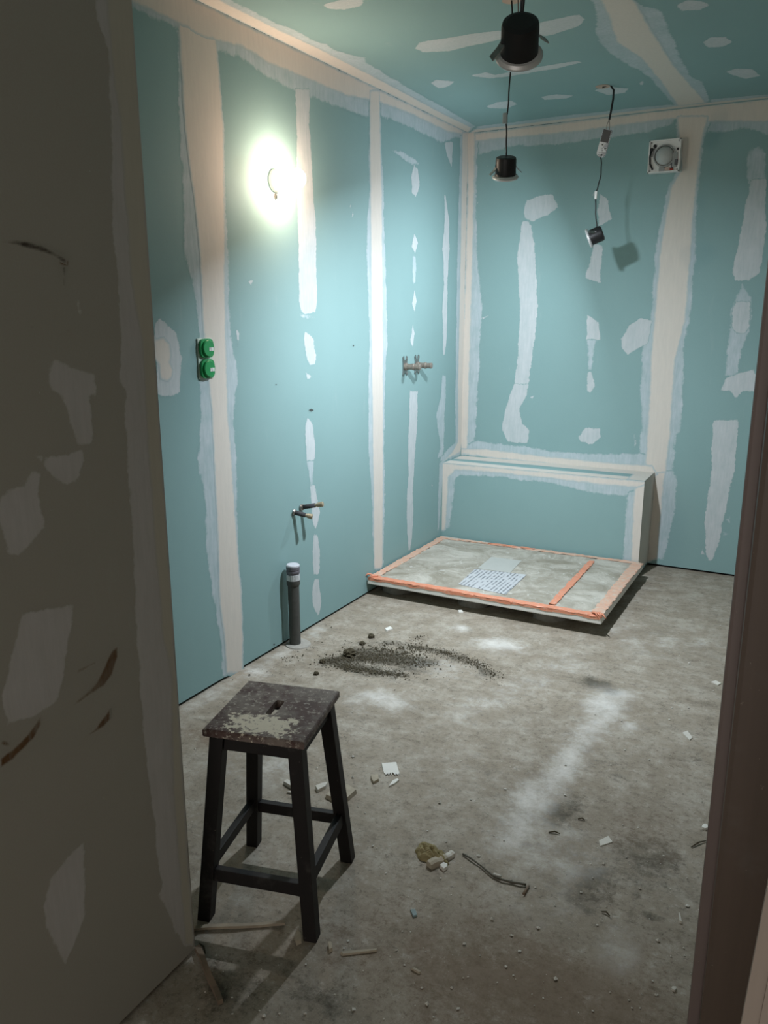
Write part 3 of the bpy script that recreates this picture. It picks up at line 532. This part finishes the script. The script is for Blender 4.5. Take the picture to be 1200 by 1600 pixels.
# ------------------------------------------------------------------ wall lamp
LB = Vector((0, 2.848, 1.977))
lp = empty('wall_lamp', LB, 'lit bare bulb in a white lampholder on the green wall', 'lamp')
MB().lathe([(.044, .0018), (.044, .010), (.040, .018), (.028, .024)], LB, (1, 0, 0), 28).build('base', 'white', lp)
MB().lathe([(.021, .022), (.021, .046), (.018, .054)], LB, (1, 0, 0), 20).build('lampholder', 'white', lp)
MB().lathe([(.013, .050), (.018, .058), (.030, .072), (.036, .088), (.038, .104), (.035, .120), (.026, .133), (.013, .140), (.002, .142)], LB, (1, 0, 0), 28).build('bulb', 'bulb', lp)
MB().tube([LB+Vector((.006, .004, -.044)), LB+Vector((.008, .006, -.056)), LB+Vector((.006, .004, -.068))], .0022, 6).build('pull_wire', 'steel', lp)

# ------------------------------------------------------------------ socket box with green caps
sk = empty('double_socket_box', (0, 2.371, 1.299), 'double socket box with two round green cover caps on the joint', 'socket')
MB().box((.0, 2.331, 1.226), (.006, 2.412, 1.372)).build('box_rim', 'boxrim', sk, None, .002)
for i, z in enumerate((1.3365, 1.262)):
    c = Vector((0, 2.372, z)); m = MB()
    pts = []
    for k in range(32):
        a = 2*math.pi*k/32; ca, sa = math.cos(a), math.sin(a); e = .6; pts.append((0, c.y+.0365*math.copysign(abs(ca)**e, ca), c.z+.0345*math.copysign(abs(sa)**e, sa)))
    m.prism(pts, (.0061, 0, 0), (.016, 0, 0)); cap = m.build('cover_cap', 'capgreen', sk, None, 0)
    MB().lathe([(.0305, .0155), (.0305, .022), (.028, .0245)], c, (1, 0, 0), 32).build('raised_disc', 'capgreen', cap)
    MB().box((.0247, c.y+.0, c.z-.010), (.0253, c.y+.024, c.z+.003)).build('tiny_label', 'tinyprint', cap, c+Vector((.025, .012, -.003)))

# ------------------------------------------------------------------ shower mixer bracket
mx = empty('mixer_bracket', (0, 4.08, 1.178), 'metal mixer bracket with two pipe elbows on the left wall', 'bracket')
for i, y in enumerate((4.005, 4.152)):
    pl_ = MB()
    pts = [(y-.030, 1.135), (y-.018, 1.128), (y-.012, 1.142), (y+.012, 1.142), (y+.018, 1.128), (y+.028, 1.135), (y+.022, 1.16), (y+.022, 1.20), (y+.028, 1.228), (y+.014, 1.236), (y+.010, 1.214), (y-.010, 1.214), (y-.016, 1.236), (y-.030, 1.228), (y-.024, 1.20), (y-.024, 1.16)]
    pl_.prism([(0, a, b) for a, b in pts], (.002, 0, 0), (.0055, 0, 0)); pl_.build('fixing_plate', 'steel', mx)
    e = MB().lathe([(.020, .0056), (.020, .016), (.0155, .018), (.0155, .050), (.018, .052), (.018, .060), (.0145, .062), (.0145, .085), (.016, .086), (.016, .094), (.011, .096)], (0, y, 1.178), (1, 0, 0), 16).build('pipe_elbow', 'dusty', mx)
    for dz, dy in ((.044, -.022), (.044, .019), (-.036, -.022), (-.036, .021)): MB().lathe([(.0045, .0056), (.0045, .008)], (0, y+dy, 1.178+dz), (1, 0, 0), 8).build('screw', 'steel', mx)
MB().box((.002, 4.027, 1.166), (.005, 4.128, 1.190)).build('cross_bar', 'steel', mx)

# ------------------------------------------------------------------ water stubs
for nm, y, z, tip, lab in (('s', 2.911, .597, (.080, 2.943, .578), 'lower grey-sleeved water pipe stub sticking out of the left wall'), ('t', 2.973, .605, (.105, 2.995, .628), 'upper grey-sleeved water pipe stub sticking out of the left wall')):
    a = Vector((0, y, z)); b = Vector(tip); e = empty('pipe_stub', a, lab, 'pipe'); d = (b-a)
    MB().lathe([(.016, .0016), (.016, .004), (.0125, .010)], a, d, 14).build('wall_collar', 'steel', e)
    MB().tube([a+d*.08, a+d*.66], .0105, 12).build('sleeve', 'sleeve', e)
    MB().lathe([(.0075, d.length*.62), (.0075, d.length*.74), (.0105, d.length*.75), (.0105, d.length*.86), (.012, d.length*.865), (.012, d.length), (.008, d.length+.002)], a, d, 12).build('fitting', 'brass', e)
    MB().lathe([(.0135, d.length*.06), (.0135, d.length*.12)], a, d, 14).build('clip', 'dusty', e)

# ------------------------------------------------------------------ drain pipe
DP = Vector((.046, 2.832, 0)); dp = empty('drain_pipe', DP, 'upright grey plastic drain pipe with pale cap against the left wall', 'pipe')
MB().lathe([(.0255, .004), (.0255, .285)], DP, n=28).build('pipe', 'pvc', dp)
MB().lathe([(.0275, .285), (.030, .290), (.030, .310)], DP, n=28).build('collar', 'pvc', dp)
MB().lathe([(.0303, .310), (.0303, .336)], DP, n=28).build('printed_band', print_mat('pipe_band_print', (206, 208, 208), (120, 120, 124), 80, (1, 1, 1), .5, .6), dp)
MB().lathe([(.0285, .336), (.0285, .344), (.0305, .345), (.0305, .353), (.0285, .354), (.0285, .358), (.0305, .359), (.0305, .372)], DP, n=28).build('ribbed_socket', simple('ribbed_socket', (110, 106, 112), .5, .3), dp)
MB().lathe([(.0295, .372), (.0295, .378), (.026, .382)], DP, n=28).build('cap', 'pvclight', dp)
rg = MB().lathe([(.058, .0005), (.056, .005), (.030, .007)], DP+Vector((.012, .006, 0)), n=30).build('floor_grout_ring', 'grout', dp)

# ------------------------------------------------------------------ hanging downlights
def downlight(name, c, axis, label, lit, power, rad=.0475, clip_rot=0.0, spread=180):
    """c: centre of the housing, axis: way the light points; returns the root"""
    c = Vector(c); ax = Vector(axis).normalized(); root = empty(name, c, label, 'downlight', 'recessed downlights hanging loose from the ceiling')
    MB().lathe([(.026, -.042), (.035, -.039), (.037, -.032), (.0375, .018), (.038, .024)], c, ax, 30).build('housing', 'black', root)
    x = ax.orthogonal().normalized(); y = ax.cross(x)
    ring = MB().lathe([(.036, .020), (.043, .021), (rad, .026), (rad, .030), (.044, .034), (.034, .033), (.031, .028), (.031, .021)], c, ax, 36, True, False)
    ring.build('trim_ring', 'ringgrey' , root)
    MB().lathe([(.0305, .022), (.0305, .0275), (.02, .029)], c, ax, 28).build('lens', 'lens_on' if lit else 'lens_off', root)
    for k in range(2):
        a = clip_rot+math.pi*k; d = x*math.cos(a)+y*math.sin(a); t = ax.cross(d); w_ = .008; m = MB()
        p_ = [c+d*.034-ax*.012, c+d*.044+ax*.002, c+d*.060+ax*.016]
        for (q0, q1) in zip(p_[:-1], p_[1:]):
            nn = (q1-q0).cross(t).normalized()*.0012; m.hexa([q0-t*w_-nn, q0+t*w_-nn, q0+t*w_+nn, q0-t*w_+nn], [q1-t*w_-nn, q1+t*w_-nn, q1+t*w_+nn, q1-t*w_+nn])
        m.build('spring_clip', 'steel', root); MB().box(tuple(c+d*.033-ax*.012-Vector((.005,)*3)), tuple(c+d*.033-ax*.012+Vector((.005,)*3))).build('clip_hinge', 'black', root)
    if power:
        ld = bpy.data.lights.new(name+'_light', 'AREA'); ld.energy = power; ld.color = COOL; ld.shape = 'DISK'; ld.size = .056; ld.spread = math.radians(spread)
        lo = bpy.data.objects.new(name+'_light', ld); COL.objects.link(lo); lo.location = c+ax*.036; lo.rotation_euler = ax.to_track_quat('-Z', 'Y').to_euler(); lo.parent = root; lo.matrix_parent_inverse = Matrix.Translation(-c)
    return root
def sag(a, b, off, n=10):
    a, b = Vector(a), Vector(b); o = Vector(off); return [a.lerp(b, i/n)+o*math.sin(math.pi*i/n)+Vector((.0012*math.sin(i*1.7), .001*math.sin(i*2.3), 0)) for i in range(n+1)]
# nearest one, unlit
d1 = CAM + (at(812, 66, 0, .95)-CAM)*.562
r1 = downlight('recessed_downlight', d1, (-.27, .72, -.64), 'large dark downlight hanging nearest the viewer, top of view', False, 0, .0475, .35)
MB().box(tuple(d1+Vector((-.012, .002, .036))), tuple(d1+Vector((.010, .016, .052)))).build('cable_clamp', 'drvgrey', r1)
MB().tube(sag(d1+Vector((0, .006, .04)), (d1.x-.008, d1.y+.02, H), (.006, 0, 0)), .0036, 8).build('cable', 'cable', r1)
MB().tube(sag(d1+Vector((-.008, .010, .045)), (d1.x-.03, d1.y+.03, H), (-.008, 0, 0)), .0014, 6).build('wire', simple('grey_wire', (120, 110, 100)), r1)
MB().tube(sag(d1+Vector((-.004, .010, .045)), (d1.x-.02, d1.y+.03, H), (-.002, 0, 0)), .0012, 6).build('wire', simple('blue_wire', (70, 80, 90)), r1)
MB().box(tuple(d1+Vector((-.020, .022, .030))), tuple(d1+Vector((-.013, .030, .056)))).build('connector', 'white', r1)
# middle one, lit, pointing down
d2 = at(790, 264, 1, 2.98)
r2 = downlight('recessed_downlight', d2, (-.14, .34, -.93), 'lit downlight hanging on a long thin cable over the room middle', True, SPOT2, .0475, .1, 160)
jn = at(791, 185, 1, 2.965)
MB().tube(sag(d2+Vector((0, 0, .038)), jn+Vector((0, 0, -.012)), (.002, 0, 0), 6), .0028, 8).build('cable', 'cable', r2)
MB().tube(sag(jn+Vector((.003, 0, .012)), (.945, 2.945, H), (.006, 0, 0)), .0028, 8).build('cable', 'cable', r2)
MB().box(tuple(jn+Vector((-.012, -.006, -.018))), tuple(jn+Vector((.004, .006, .018)))).build('connector', simple('clear_connector', (160, 170, 172), .3, .5), r2, None, .002)
# far one, lit, tipped towards the left wall, with its driver
d3 = at(929, 369, 1, 4.19)
r3 = downlight('recessed_downlight', d3, (-.92, -.16, -.38), 'lit downlight tipped sideways under a white driver near the back wall', True, SPOT3, .0475, 1.2, 165)
dt, db, cn = at(950, 203, 1, 4.19), at(938, 246, 1, 4.19), at(931, 305, 1, 4.19)
MB().tube(sag(d3+Vector((.01, 0, .036)), cn+Vector((0, 0, -.014)), (-.003, 0, 0), 6), .0030, 8).build('cable', 'cable', r3)
MB().tube(sag(cn+Vector((0, 0, .014)), db+Vector((.002, 0, .004)), (.012, 0, 0)), .0030, 8).build('cable', 'cable', r3)
MB().box(tuple(cn+Vector((-.006, -.005, -.018))), tuple(cn+Vector((.006, .005, .018)))).build('connector', 'white', r3, None, .0015)
# driver case: rounded lower end, dark terminal cover above, hung at a slant
dv = (dt-db); L = dv.length; uz = dv.normalized(); uy = Vector((.10, -1, 0)).normalized(); uy = (uy-uz*uy.dot(uz)).normalized(); ux = uz.cross(uy)*-1
pts = [db+ux*(-.021)+uz*L, db+ux*.021+uz*L]
for k in range(9):
    a = -math.pi*k/8; pts.append(db+ux*(.021*math.cos(a))+uz*(.018+.018*math.sin(a)))
mm = MB().prism(pts, uy*-.011, uy*.011); drv = mm.build('driver_case', 'drvprint', r3, db)
m = MB(); hw = .0185; q0, q1 = L*.54, L*.985
m.hexa([db+ux*-hw+uz*q0+uy*.0112, db+ux*hw+uz*q0+uy*.0112, db+ux*hw+uz*q1+uy*.0112, db+ux*-hw+uz*q1+uy*.0112], [db+ux*-hw+uz*q0+uy*.0135, db+ux*hw+uz*q0+uy*.0135, db+ux*hw+uz*q1+uy*.0135, db+ux*-hw+uz*q1+uy*.0135])
m.build('terminal_cover', 'drvgrey', drv)
for kx, kz in ((-.004, .010), (-.013, .040), (.004, .055)): MB().hexa(*[[db+ux*(kx+a_*.004)+uz*(kz+b_*.0025)+uy*e_ for a_, b_ in ((-1, -1), (1, -1), (1, 1), (-1, 1))] for e_ in (.0112, .0118)]).build('printed_mark', 'black', drv)
hole = at(942, 135, 2, H); top = dt+Vector((.0, 0, .05))
MB().tube([hole+Vector((0, 0, .02)), hole+Vector((0, 0, -.004)), at(953, 132, 1, 4.195), at(959, 141, 1, 4.19), at(958, 155, 1, 4.19), at(955, 172, 1, 4.19), at(952, 187, 1, 4.19)], .0048, 8).build('cable', 'cable', r3)
for s_ in (-1, 1): MB().tube([at(952, 186, 1, 4.19), dt+ux*s_*.007+Vector((0, 0, .02)), dt+ux*s_*.007], .0016, 6).build('wire', simple('pale_wire', (150, 146, 138)), r3)
# cut-out holes in the ceiling for the cables
for (x, y) in ((hole.x, hole.y), (.945, 2.945)): MB().lathe([(.034, -.0016), (.034, .0)], (x, y, H-.0002), (0, 0, 1), 24).build('cable_cutout', simple('cut_edge', (188, 166, 150), .9, .1), ce)

# ------------------------------------------------------------------ extractor fan
FX, FZ, FY = 1.146, 2.268, 4.775
fn = empty('extractor_fan', (FX, YB, FZ-.082), 'white square extractor fan without its cover on the back wall', 'fan')
hs = .081
MB().box((FX-hs, FY, FZ-hs), (FX+hs, YB-.002, FZ+hs)).build('housing', 'white', fn, None, .004)
for a, b in (((FX-hs, FZ-hs), (FX+hs, FZ-hs+.006)), ((FX-hs, FZ+hs-.006), (FX+hs, FZ+hs)), ((FX-hs, FZ-hs), (FX-hs+.006, FZ+hs)), ((FX+hs-.006, FZ-hs), (FX+hs, FZ+hs))): MB().box((a[0], FY-.008, a[1]), (b[0], FY+.001, b[1])).build('rim', 'white', fn)
FC = Vector((FX+.002, FY, FZ))
MB().lathe([(.056, -.001), (.056, .012), (.050, .014), (.049, .001)], FC, (0, -1, 0), 40, True, False).build('duct_ring', 'steelgrey', fn)
MB().lathe([(.049, .001), (.047, .008), (.040, .017), (.028, .024), (.014, .0275), (.001, .0285)], FC, (0, -1, 0), 36).build('motor_dome', 'motor', fn)
MB().tube([(FX-.068, FY-.006, FZ+.030), (FX-.073, FY-.008, FZ+.0), (FX-.070, FY-.008, FZ-.034), (FX-.055, FY-.006, FZ-.064)], .0045, 8).build('wire', 'cable', fn)
MB().tube([(FX-.050, FY-.006, FZ+.045), (FX-.060, FY-.008, FZ+.02), (FX-.063, FY-.006, FZ-.0)], .003, 8).build('wire', simple('grey_fan_wire', (120, 120, 118)), fn)
for dx, dz in ((-.050, .052), (-.066, .036)): MB().lathe([(.0085, 0), (.0085, .010), (.006, .012)], (FX+dx, FY, FZ+dz), (0, -1, 0), 14).build('cable_clamp', 'black', fn)
MB().box((FX+.045, FY-.012, FZ-.058), (FX+.066, FY, FZ+.012)).build('circuit_board', 'steelgrey', fn); MB().box((FX+.038, FY-.010, FZ-.066), (FX+.048, FY, FZ-.026)).build('terminal_block', 'drvgrey', fn)
MB().box((FX+.056, FY-.013, FZ-.05), (FX+.070, FY, FZ-.022)).build('terminal_block', 'drvgrey', fn)
MB().box((FX+.062, FY-.012, FZ+.024), (FX+.072, FY, FZ+.034)).build('switch', 'black', fn); MB().box((FX-.022, FY-.008, FZ-.074), (FX+.004, FY, FZ-.052)).build('bracket', 'steelgrey', fn)
MB().box((FX+.008, FY-.006, FZ-.074), (FX+.034, FY, FZ-.058)).build('sticker', simple('pink_sticker', (190, 166, 154)), fn); MB().box((FX+.034, FY-.010, FZ-.074), (FX+.050, FY, FZ-.064)).build('red_connector', 'red', fn)
for dx in (-.07, .07):
    for dz in (-.07, .07): MB().lathe([(.004, 0), (.004, .003)], (FX+dx, FY, FZ+dz), (0, -1, 0), 10).build('screw', 'steelgrey', fn)

# ------------------------------------------------------------------ debris on the floor
def chip(name, poly, h, mat, label, cat, group=None, jit=.0015, tilt=0):
    P = [flo(*q) for q in poly]; c = sum(P, Vector())/len(P); P = [Vector((p.x+RNG.uniform(-jit, jit), p.y+RNG.uniform(-jit, jit), 0)) for p in P]; n = len(P)
    m = MB(); top = [c+(p-c)*.93+Vector((0, 0, h+tilt*(p.x-c.x)+RNG.uniform(-.1, .1)*h)) for p in P]
    m.add([p+Vector((0, 0, .0006)) for p in P]+top+[c+Vector((0, 0, h*1.05))], [tuple(reversed(range(n)))]+[(i, (i+1) % n, n+(i+1) % n, n+i) for i in range(n)]+[(n+i, n+(i+1) % n, 2*n) for i in range(n)])
    o = m.build(name, mat, None, (c.x, c.y, 0)); return tag(o, label, cat, group)
def ell(px, py, rx, ry, rot=0, n=9):
    return [(px+rx*math.cos(a)*math.cos(rot)-ry*math.sin(a)*math.sin(rot), py+rx*math.cos(a)*math.sin(rot)+ry*math.sin(a)*math.cos(rot)) for a in [2*math.pi*i/n for i in range(n)]]
PC = 'plaster offcuts on the floor'
chip('plaster_flake', [(596, 1194), (619, 1191), (625, 1210), (622, 1212), (620, 1205), (618, 1213), (615, 1205), (612, 1213), (610, 1206), (607, 1214), (604, 1206), (602, 1213), (599, 1208)], .005, 'paper', 'white comb-edged plaster flake on the floor right of the stool', 'plaster flake', PC)
chip('plaster_flake', [(607, 1231), (614, 1222), (622, 1218), (624, 1221), (617, 1226)], .006, 'paper', 'thin white curved plaster flake below the comb-edged flake', 'plaster flake', PC)
chip('plaster_flake', [(579, 1214), (591, 1213), (592, 1221), (584, 1226), (580, 1220)], .01, 'beigechip', 'small grey lump of plaster left of the comb-edged flake', 'plaster flake', PC)
chip('board_offcut', [(508, 1247), (523, 1229), (545, 1231), (558, 1240), (545, 1252), (525, 1256)], .014, 'beigechip', 'flat beige board offcut behind the right rear leg of the stool', 'offcut', PC)
chip('plaster_flake', [(443, 1225), (449, 1222), (462, 1229), (460, 1236), (449, 1230)], .012, 'plaster', 'off-white plaster flake seen left of the stool front leg', 'plaster flake', PC)
chip('plaster_flake', [(493, 1233), (504, 1228), (512, 1227), (509, 1233), (496, 1239)], .012, 'plaster', 'small plaster lump between the two right stool legs', 'plaster flake', PC)
chip('plaster_flake', [(448, 1240), (456, 1238), (456, 1241)], .006, 'plaster', 'tiny plaster sliver behind the stool front leg', 'plaster flake', PC)
chip('plaster_flake', [(460, 1468), (465, 1458), (470, 1464), (472, 1474), (464, 1478)], .012, 'beigechip', 'curled beige chip left of the stool front foot', 'plaster flake', PC)
chip('plaster_flake', [(513, 1477), (518, 1475), (520, 1486), (515, 1489)], .010, 'beigechip', 'small beige chip right of the stool front foot', 'plaster flake', PC)
chip('plaster_strip', [(531, 1491), (548, 1488), (570, 1486), (591, 1484), (590, 1488), (565, 1491), (535, 1494)], .006, 'beigechip', 'thin beige plaster strip in front of the stool', 'plaster strip', PC)
chip('paper_scrap', [(935, 1314), (950, 1307), (958, 1317), (938, 1323)], .003, 'plaster', 'square pale scrap on the floor at the right', 'scrap', PC)
chip('plaster_flake', ell(1101, 1294, 5, 4), .008, 'paper', 'round white crumb beside the brown door frame', 'plaster flake', PC)
chip('paper_scrap', [(1066, 1146), (1074, 1143), (1083, 1154), (1077, 1158)], .004, 'plaster', 'pale scrap on the floor at the far right', 'scrap', PC)
chip('plaster_flake', [(1111, 1066), (1118, 1064), (1128, 1069), (1122, 1072)], .004, 'plaster', 'white flake close to the upper part of the door frame', 'plaster flake', PC)
chip('plaster_flake', [(601, 983), (610, 980), (614, 983), (604, 987)], .006, 'paper', 'white flake on the floor behind the dark soil', 'plaster flake', PC)
chip('plaster_flake', [(716, 955), (722, 954), (724, 958), (717, 958)], .006, 'paper', 'white flake in front of the shower tray', 'plaster flake', PC)
chip('plaster_flake', ell(1053, 1547, 4, 3), .006, 'plaster', 'pale crumb in the right foreground', 'plaster flake', PC)
chip('plaster_flake', [(1059, 1428), (1063, 1432), (1066, 1444), (1062, 1443)], .008, 'plaster', 'curled pale sliver in the right foreground', 'plaster flake', PC)
chip('plaster_flake', [(641, 1424), (650, 1423), (652, 1432), (645, 1434)], .006, simple('green_chip', (128, 146, 146)), 'small blue-grey chip in the middle foreground', 'plaster flake', PC)
chip('plaster_flake', [(643, 1515), (648, 1514), (657, 1521), (654, 1523)], .006, 'beigechip', 'beige sliver in the centre foreground', 'plaster flake', PC)
# crumpled lump with two chunks
c = flo(668, 1344); m = MB(); P = []; nu, nv = 40, 14
for j in range(nv+1):
    for i in range(nu):
        a = 2*math.pi*i/nu; q = 1-j/nv; k = 1+.10*math.sin(a*3+.6)+.07*math.sin(a*7+1)
        x, y = .054*q*math.cos(a)*k, .032*q*math.sin(a)*k; ca, sa = math.cos(-.30), math.sin(-.30)
        fold = abs(math.sin(x*95+y*60+1.3*math.sin(y*120)))*.55+abs(math.sin(y*150-x*40))*.3
        z = .030*math.sqrt(max(0, 1-q*q))*(.45+.6*fold)+RNG.uniform(-.0012, .0012)
        P.append((c.x+x*ca-y*sa, c.y+x*sa+y*ca+.022, max(.0008, z)))
m.add(P, [(j*nu+i, j*nu+(i+1) % nu, (j+1)*nu+(i+1) % nu, (j+1)*nu+i) for j in range(nv) for i in range(nu)], False)
tag(m.build('crumpled_lump', 'clay', None, (c.x, c.y, 0)), 'khaki crumpled lump lying in the middle of the floor', 'lump')
def slab(name, a, b, wd, h, mat, label, cat):
    a, b = flo(*a), flo(*b); d = (b-a); L = d.length; d.normalize(); nr = Vector((-d.y, d.x, 0)); m = MB(); P = []; k = 5
    for i in range(k+1):
        q = a+d*L*i/k; ww = wd/2*(1+RNG.uniform(-.15, .15))*(.92 if i in (0, k) else 1); hh = h*(1+RNG.uniform(-.12, .12))*(.95 if i in (0, k) else 1)
        P += [q-nr*ww+Vector((0, 0, .0006)), q-nr*ww*.9+Vector((0, 0, hh*.8)), q-nr*ww*.3+Vector((0, 0, hh)), q+nr*ww*.7+Vector((0, 0, hh*.95)), q+nr*ww+Vector((0, 0, .0006))]
    m.add(P, [(i*5+s_, (i+1)*5+s_, (i+1)*5+(s_+1) % 5, i*5+(s_+1) % 5) for i in range(k) for s_ in range(5)]+[tuple(range(5)), tuple(reversed(range(k*5, k*5+5)))])
    return tag(m.build(name, mat, None, (a.x, a.y, 0)), label, cat)
slab('board_chunk', (670, 1356), (696, 1343), .026, .018, 'beigechip', 'beige oblong chunk against the khaki lump', 'chunk')
slab('board_chunk', (696, 1344), (708, 1336), .018, .014, 'plaster', 'whitish broken chunk right of the khaki lump', 'chunk')
chip('plaster_flake', [(687, 1357), (693, 1352), (699, 1354), (699, 1358), (693, 1362)], .010, 'paper', 'small white broken flake under the beige chunk', 'plaster flake', PC)
# laths at the foot of the partition
def lath(a, b, wd, h, mat, label):
    a, b = flo(*a), flo(*b); d = (b-a); L = d.length; d.normalize(); nr = Vector((-d.y, d.x, 0)); m = MB(); P = []; k = 12
    for i in range(k+1):
        q = a+d*L*i/k+nr*.0012*math.sin(i*.8); z = .001+.004*abs(math.sin(i*.35)); ww = wd/2*(1-.15*(i/k))
        P += [q-nr*ww+Vector((0, 0, z)), q-nr*ww+Vector((0, 0, z+h)), q+nr*ww+Vector((0, 0, z+h)), q+nr*ww+Vector((0, 0, z))]
    m.add(P, [(i*4+s_, (i+1)*4+s_, (i+1)*4+(s_+1) % 4, i*4+(s_+1) % 4) for i in range(k) for s_ in range(4)]+[(0, 1, 2, 3), tuple(reversed(range(k*4, k*4+4)))])
    return tag(m.build('thin_lath', mat, None, (a.x, a.y, 0)), label, 'lath', 'loose laths by the partition')
lath((290, 1455), (446, 1446), .011, .007, 'lath', 'pale thin lath lying between the stool feet')
lath((308, 1484), (345, 1572), .013, .012, 'lathdark', 'darker lath on the floor at the foot of the partition')
# twisted wire
pts = [flo(*q) for q in ((723, 1336), (736, 1345), (752, 1356), (769, 1371), (785, 1378), (800, 1381), (812, 1384), (822, 1385))]
tw = tag(MB().tube([p+Vector((0, 0, .004+.003*abs(math.sin(i*1.3)))) for i, p in enumerate(pts)], [.0028, .0026, .0024, .003, .0028, .0036, .003, .0035], 7).build('twisted_wire', simple('dull_wire', (92, 88, 76), .7, .3, .3, 120), None, (pts[0].x, pts[0].y, 0)), 'thin dark bent wire lying right of the khaki lump', 'wire')
MB().tube([flo(771, 1369)+Vector((0, 0, .006)), flo(783, 1373)+Vector((0, 0, .006))], .004, 7).build('pale_sleeve', 'plaster', tw)
a, b = flo(826, 1386), flo(818, 1399); tag(MB().tube([a+Vector((0, 0, .004)), b+Vector((0, 0, .004))], [.003, .004], 7).build('wire_offcut', 'lathdark', None, (a.x, a.y, 0)), 'short dark offcut at the end of the bent wire', 'wire')
# short dark slivers in the foreground
for q0, q1, lab in (((857, 1302), (875, 1304), 'short dark sliver on the right half of the floor'), ((903, 1281), (914, 1283), 'thin dark curled sliver right of the wire'), ((940, 1426), (953, 1433), 'dark bent sliver in the right foreground'), ((1080, 1325), (1103, 1315), 'dark curved sliver beside the door frame'), ((312, 1476), (321, 1492), 'dark curled shaving beside the darker lath'), ((322, 1428), (331, 1434), 'thin dark splinter beside the hidden stool foot')):
    a, b = flo(*q0), flo(*q1); tag(MB().tube([a+Vector((0, 0, .003)), a.lerp(b, .5)+Vector((0, .004, .006)), b+Vector((0, 0, .003))], [.0016, .0024, .0014], 6).build('dark_sliver', 'soil', None, (a.x, a.y, 0)), lab, 'sliver', 'dark slivers on the floor')
# soil: crumbs nobody could count, and the clods on top
def octa(m, c, r):
    k = [1+RNG.uniform(-.35, .35) for _ in range(6)]; a = RNG.uniform(0, 6.28); ca, sa = math.cos(a)*r, math.sin(a)*r; z = max(.0008, c[2])
    P = [(c[0]+ca*k[0], c[1]+sa*k[0], z+r*.5), (c[0]-sa*k[1], c[1]+ca*k[1], z+r*.4), (c[0]-ca*k[2], c[1]-sa*k[2], z+r*.5), (c[0]+sa*k[3], c[1]-ca*k[3], z+r*.45), (c[0], c[1], z+r*1.1*k[4]), (c[0], c[1], z)]
    m.add(P, [(0, 1, 4), (1, 2, 4), (2, 3, 4), (3, 0, 4), (1, 0, 5), (2, 1, 5), (3, 2, 5), (0, 3, 5)])
m = MB()
for pts, wd, cnt in (([(508, 1036), (550, 1028), (600, 1032), (670, 1038)], .030, 2000), ([(560, 1026), (600, 1020), (660, 1022)], .055, 1900), ([(528, 1041), (570, 1048), (632, 1056)], .018, 1300), ([(640, 1010), (680, 1016), (720, 1028), (750, 1040)], .022, 900), ([(745, 1036), (765, 1050), (775, 1064)], .025, 220), ([(640, 1002), (665, 994)], .015, 80), ([(540, 1024), (556, 1022)], .018, 160), ([(440, 1045), (540, 1010), (700, 1060)], .10, 220), ([(445, 1032), (470, 1026)], .02, 40)):
    P = [flo(*q) for q in pts]
    for _ in range(cnt):
        i = RNG.integers(0, len(P)-1); t = RNG.uniform(); c = P[i].lerp(P[i+1], t); r = float(np.clip(RNG.lognormal(-6.45, .5), .0008, .006)); octa(m, (c.x+RNG.normal()*wd, c.y+RNG.normal()*wd, 0), r)
tag(m.build('soil_crumbs', 'soil'), 'dark crumbly soil strewn over the floor near the drain pipe', 'soil', None, 'stuff')
for (px, py, r, lab) in ((546, 1024, .026, 'largest dark soil clod on the strewn soil'), (566, 1007, .013, 'round dark clod behind the largest soil clod'), (580, 996, .015, 'dark clod farthest back from the strewn soil'), (494, 1054, .011, 'dark clod at the near left of the soil'), (504, 1035, .013, 'dark clod at the left tip of the soil')):
    c = flo(px, py); bm = bmesh.new(); bmesh.ops.create_icosphere(bm, subdivisions=3, radius=r)
    for v in bm.verts: v.co *= 1+RNG.uniform(-.22, .22); v.co.z = max(v.co.z*.8, -r*.35)
    me = bpy.data.meshes.new('soil_clod'); bm.to_mesh(me); bm.free(); me.materials.append(MAT['soil']); o = bpy.data.objects.new('soil_clod', me); COL.objects.link(o); o.location = (c.x, c.y, r*.35+.0005); tag(o, lab, 'clod', 'soil clods')
# pale crumbs everywhere
m = MB()
for _ in range(420):
    px, py = RNG.uniform(300, 1150), RNG.uniform(930, 1600); c = flo(px, py)
    if c.x < .13 or (c.x-.925)**2+(c.y-1.484)**2 < .26**2 or flo(440, 1045).x < c.x < 1.05 and 2.4 < c.y < 3.3 or c.y < YD+.02 and c.x < XD+.02 or c.x > 1.96: continue
    octa(m, (c.x, c.y, 0), float(np.clip(RNG.lognormal(-6.1, .5), .0010, .006)))
tag(m.build('plaster_crumbs', 'plaster'), 'tiny pale plaster crumbs scattered over the concrete', 'crumbs', None, 'stuff')
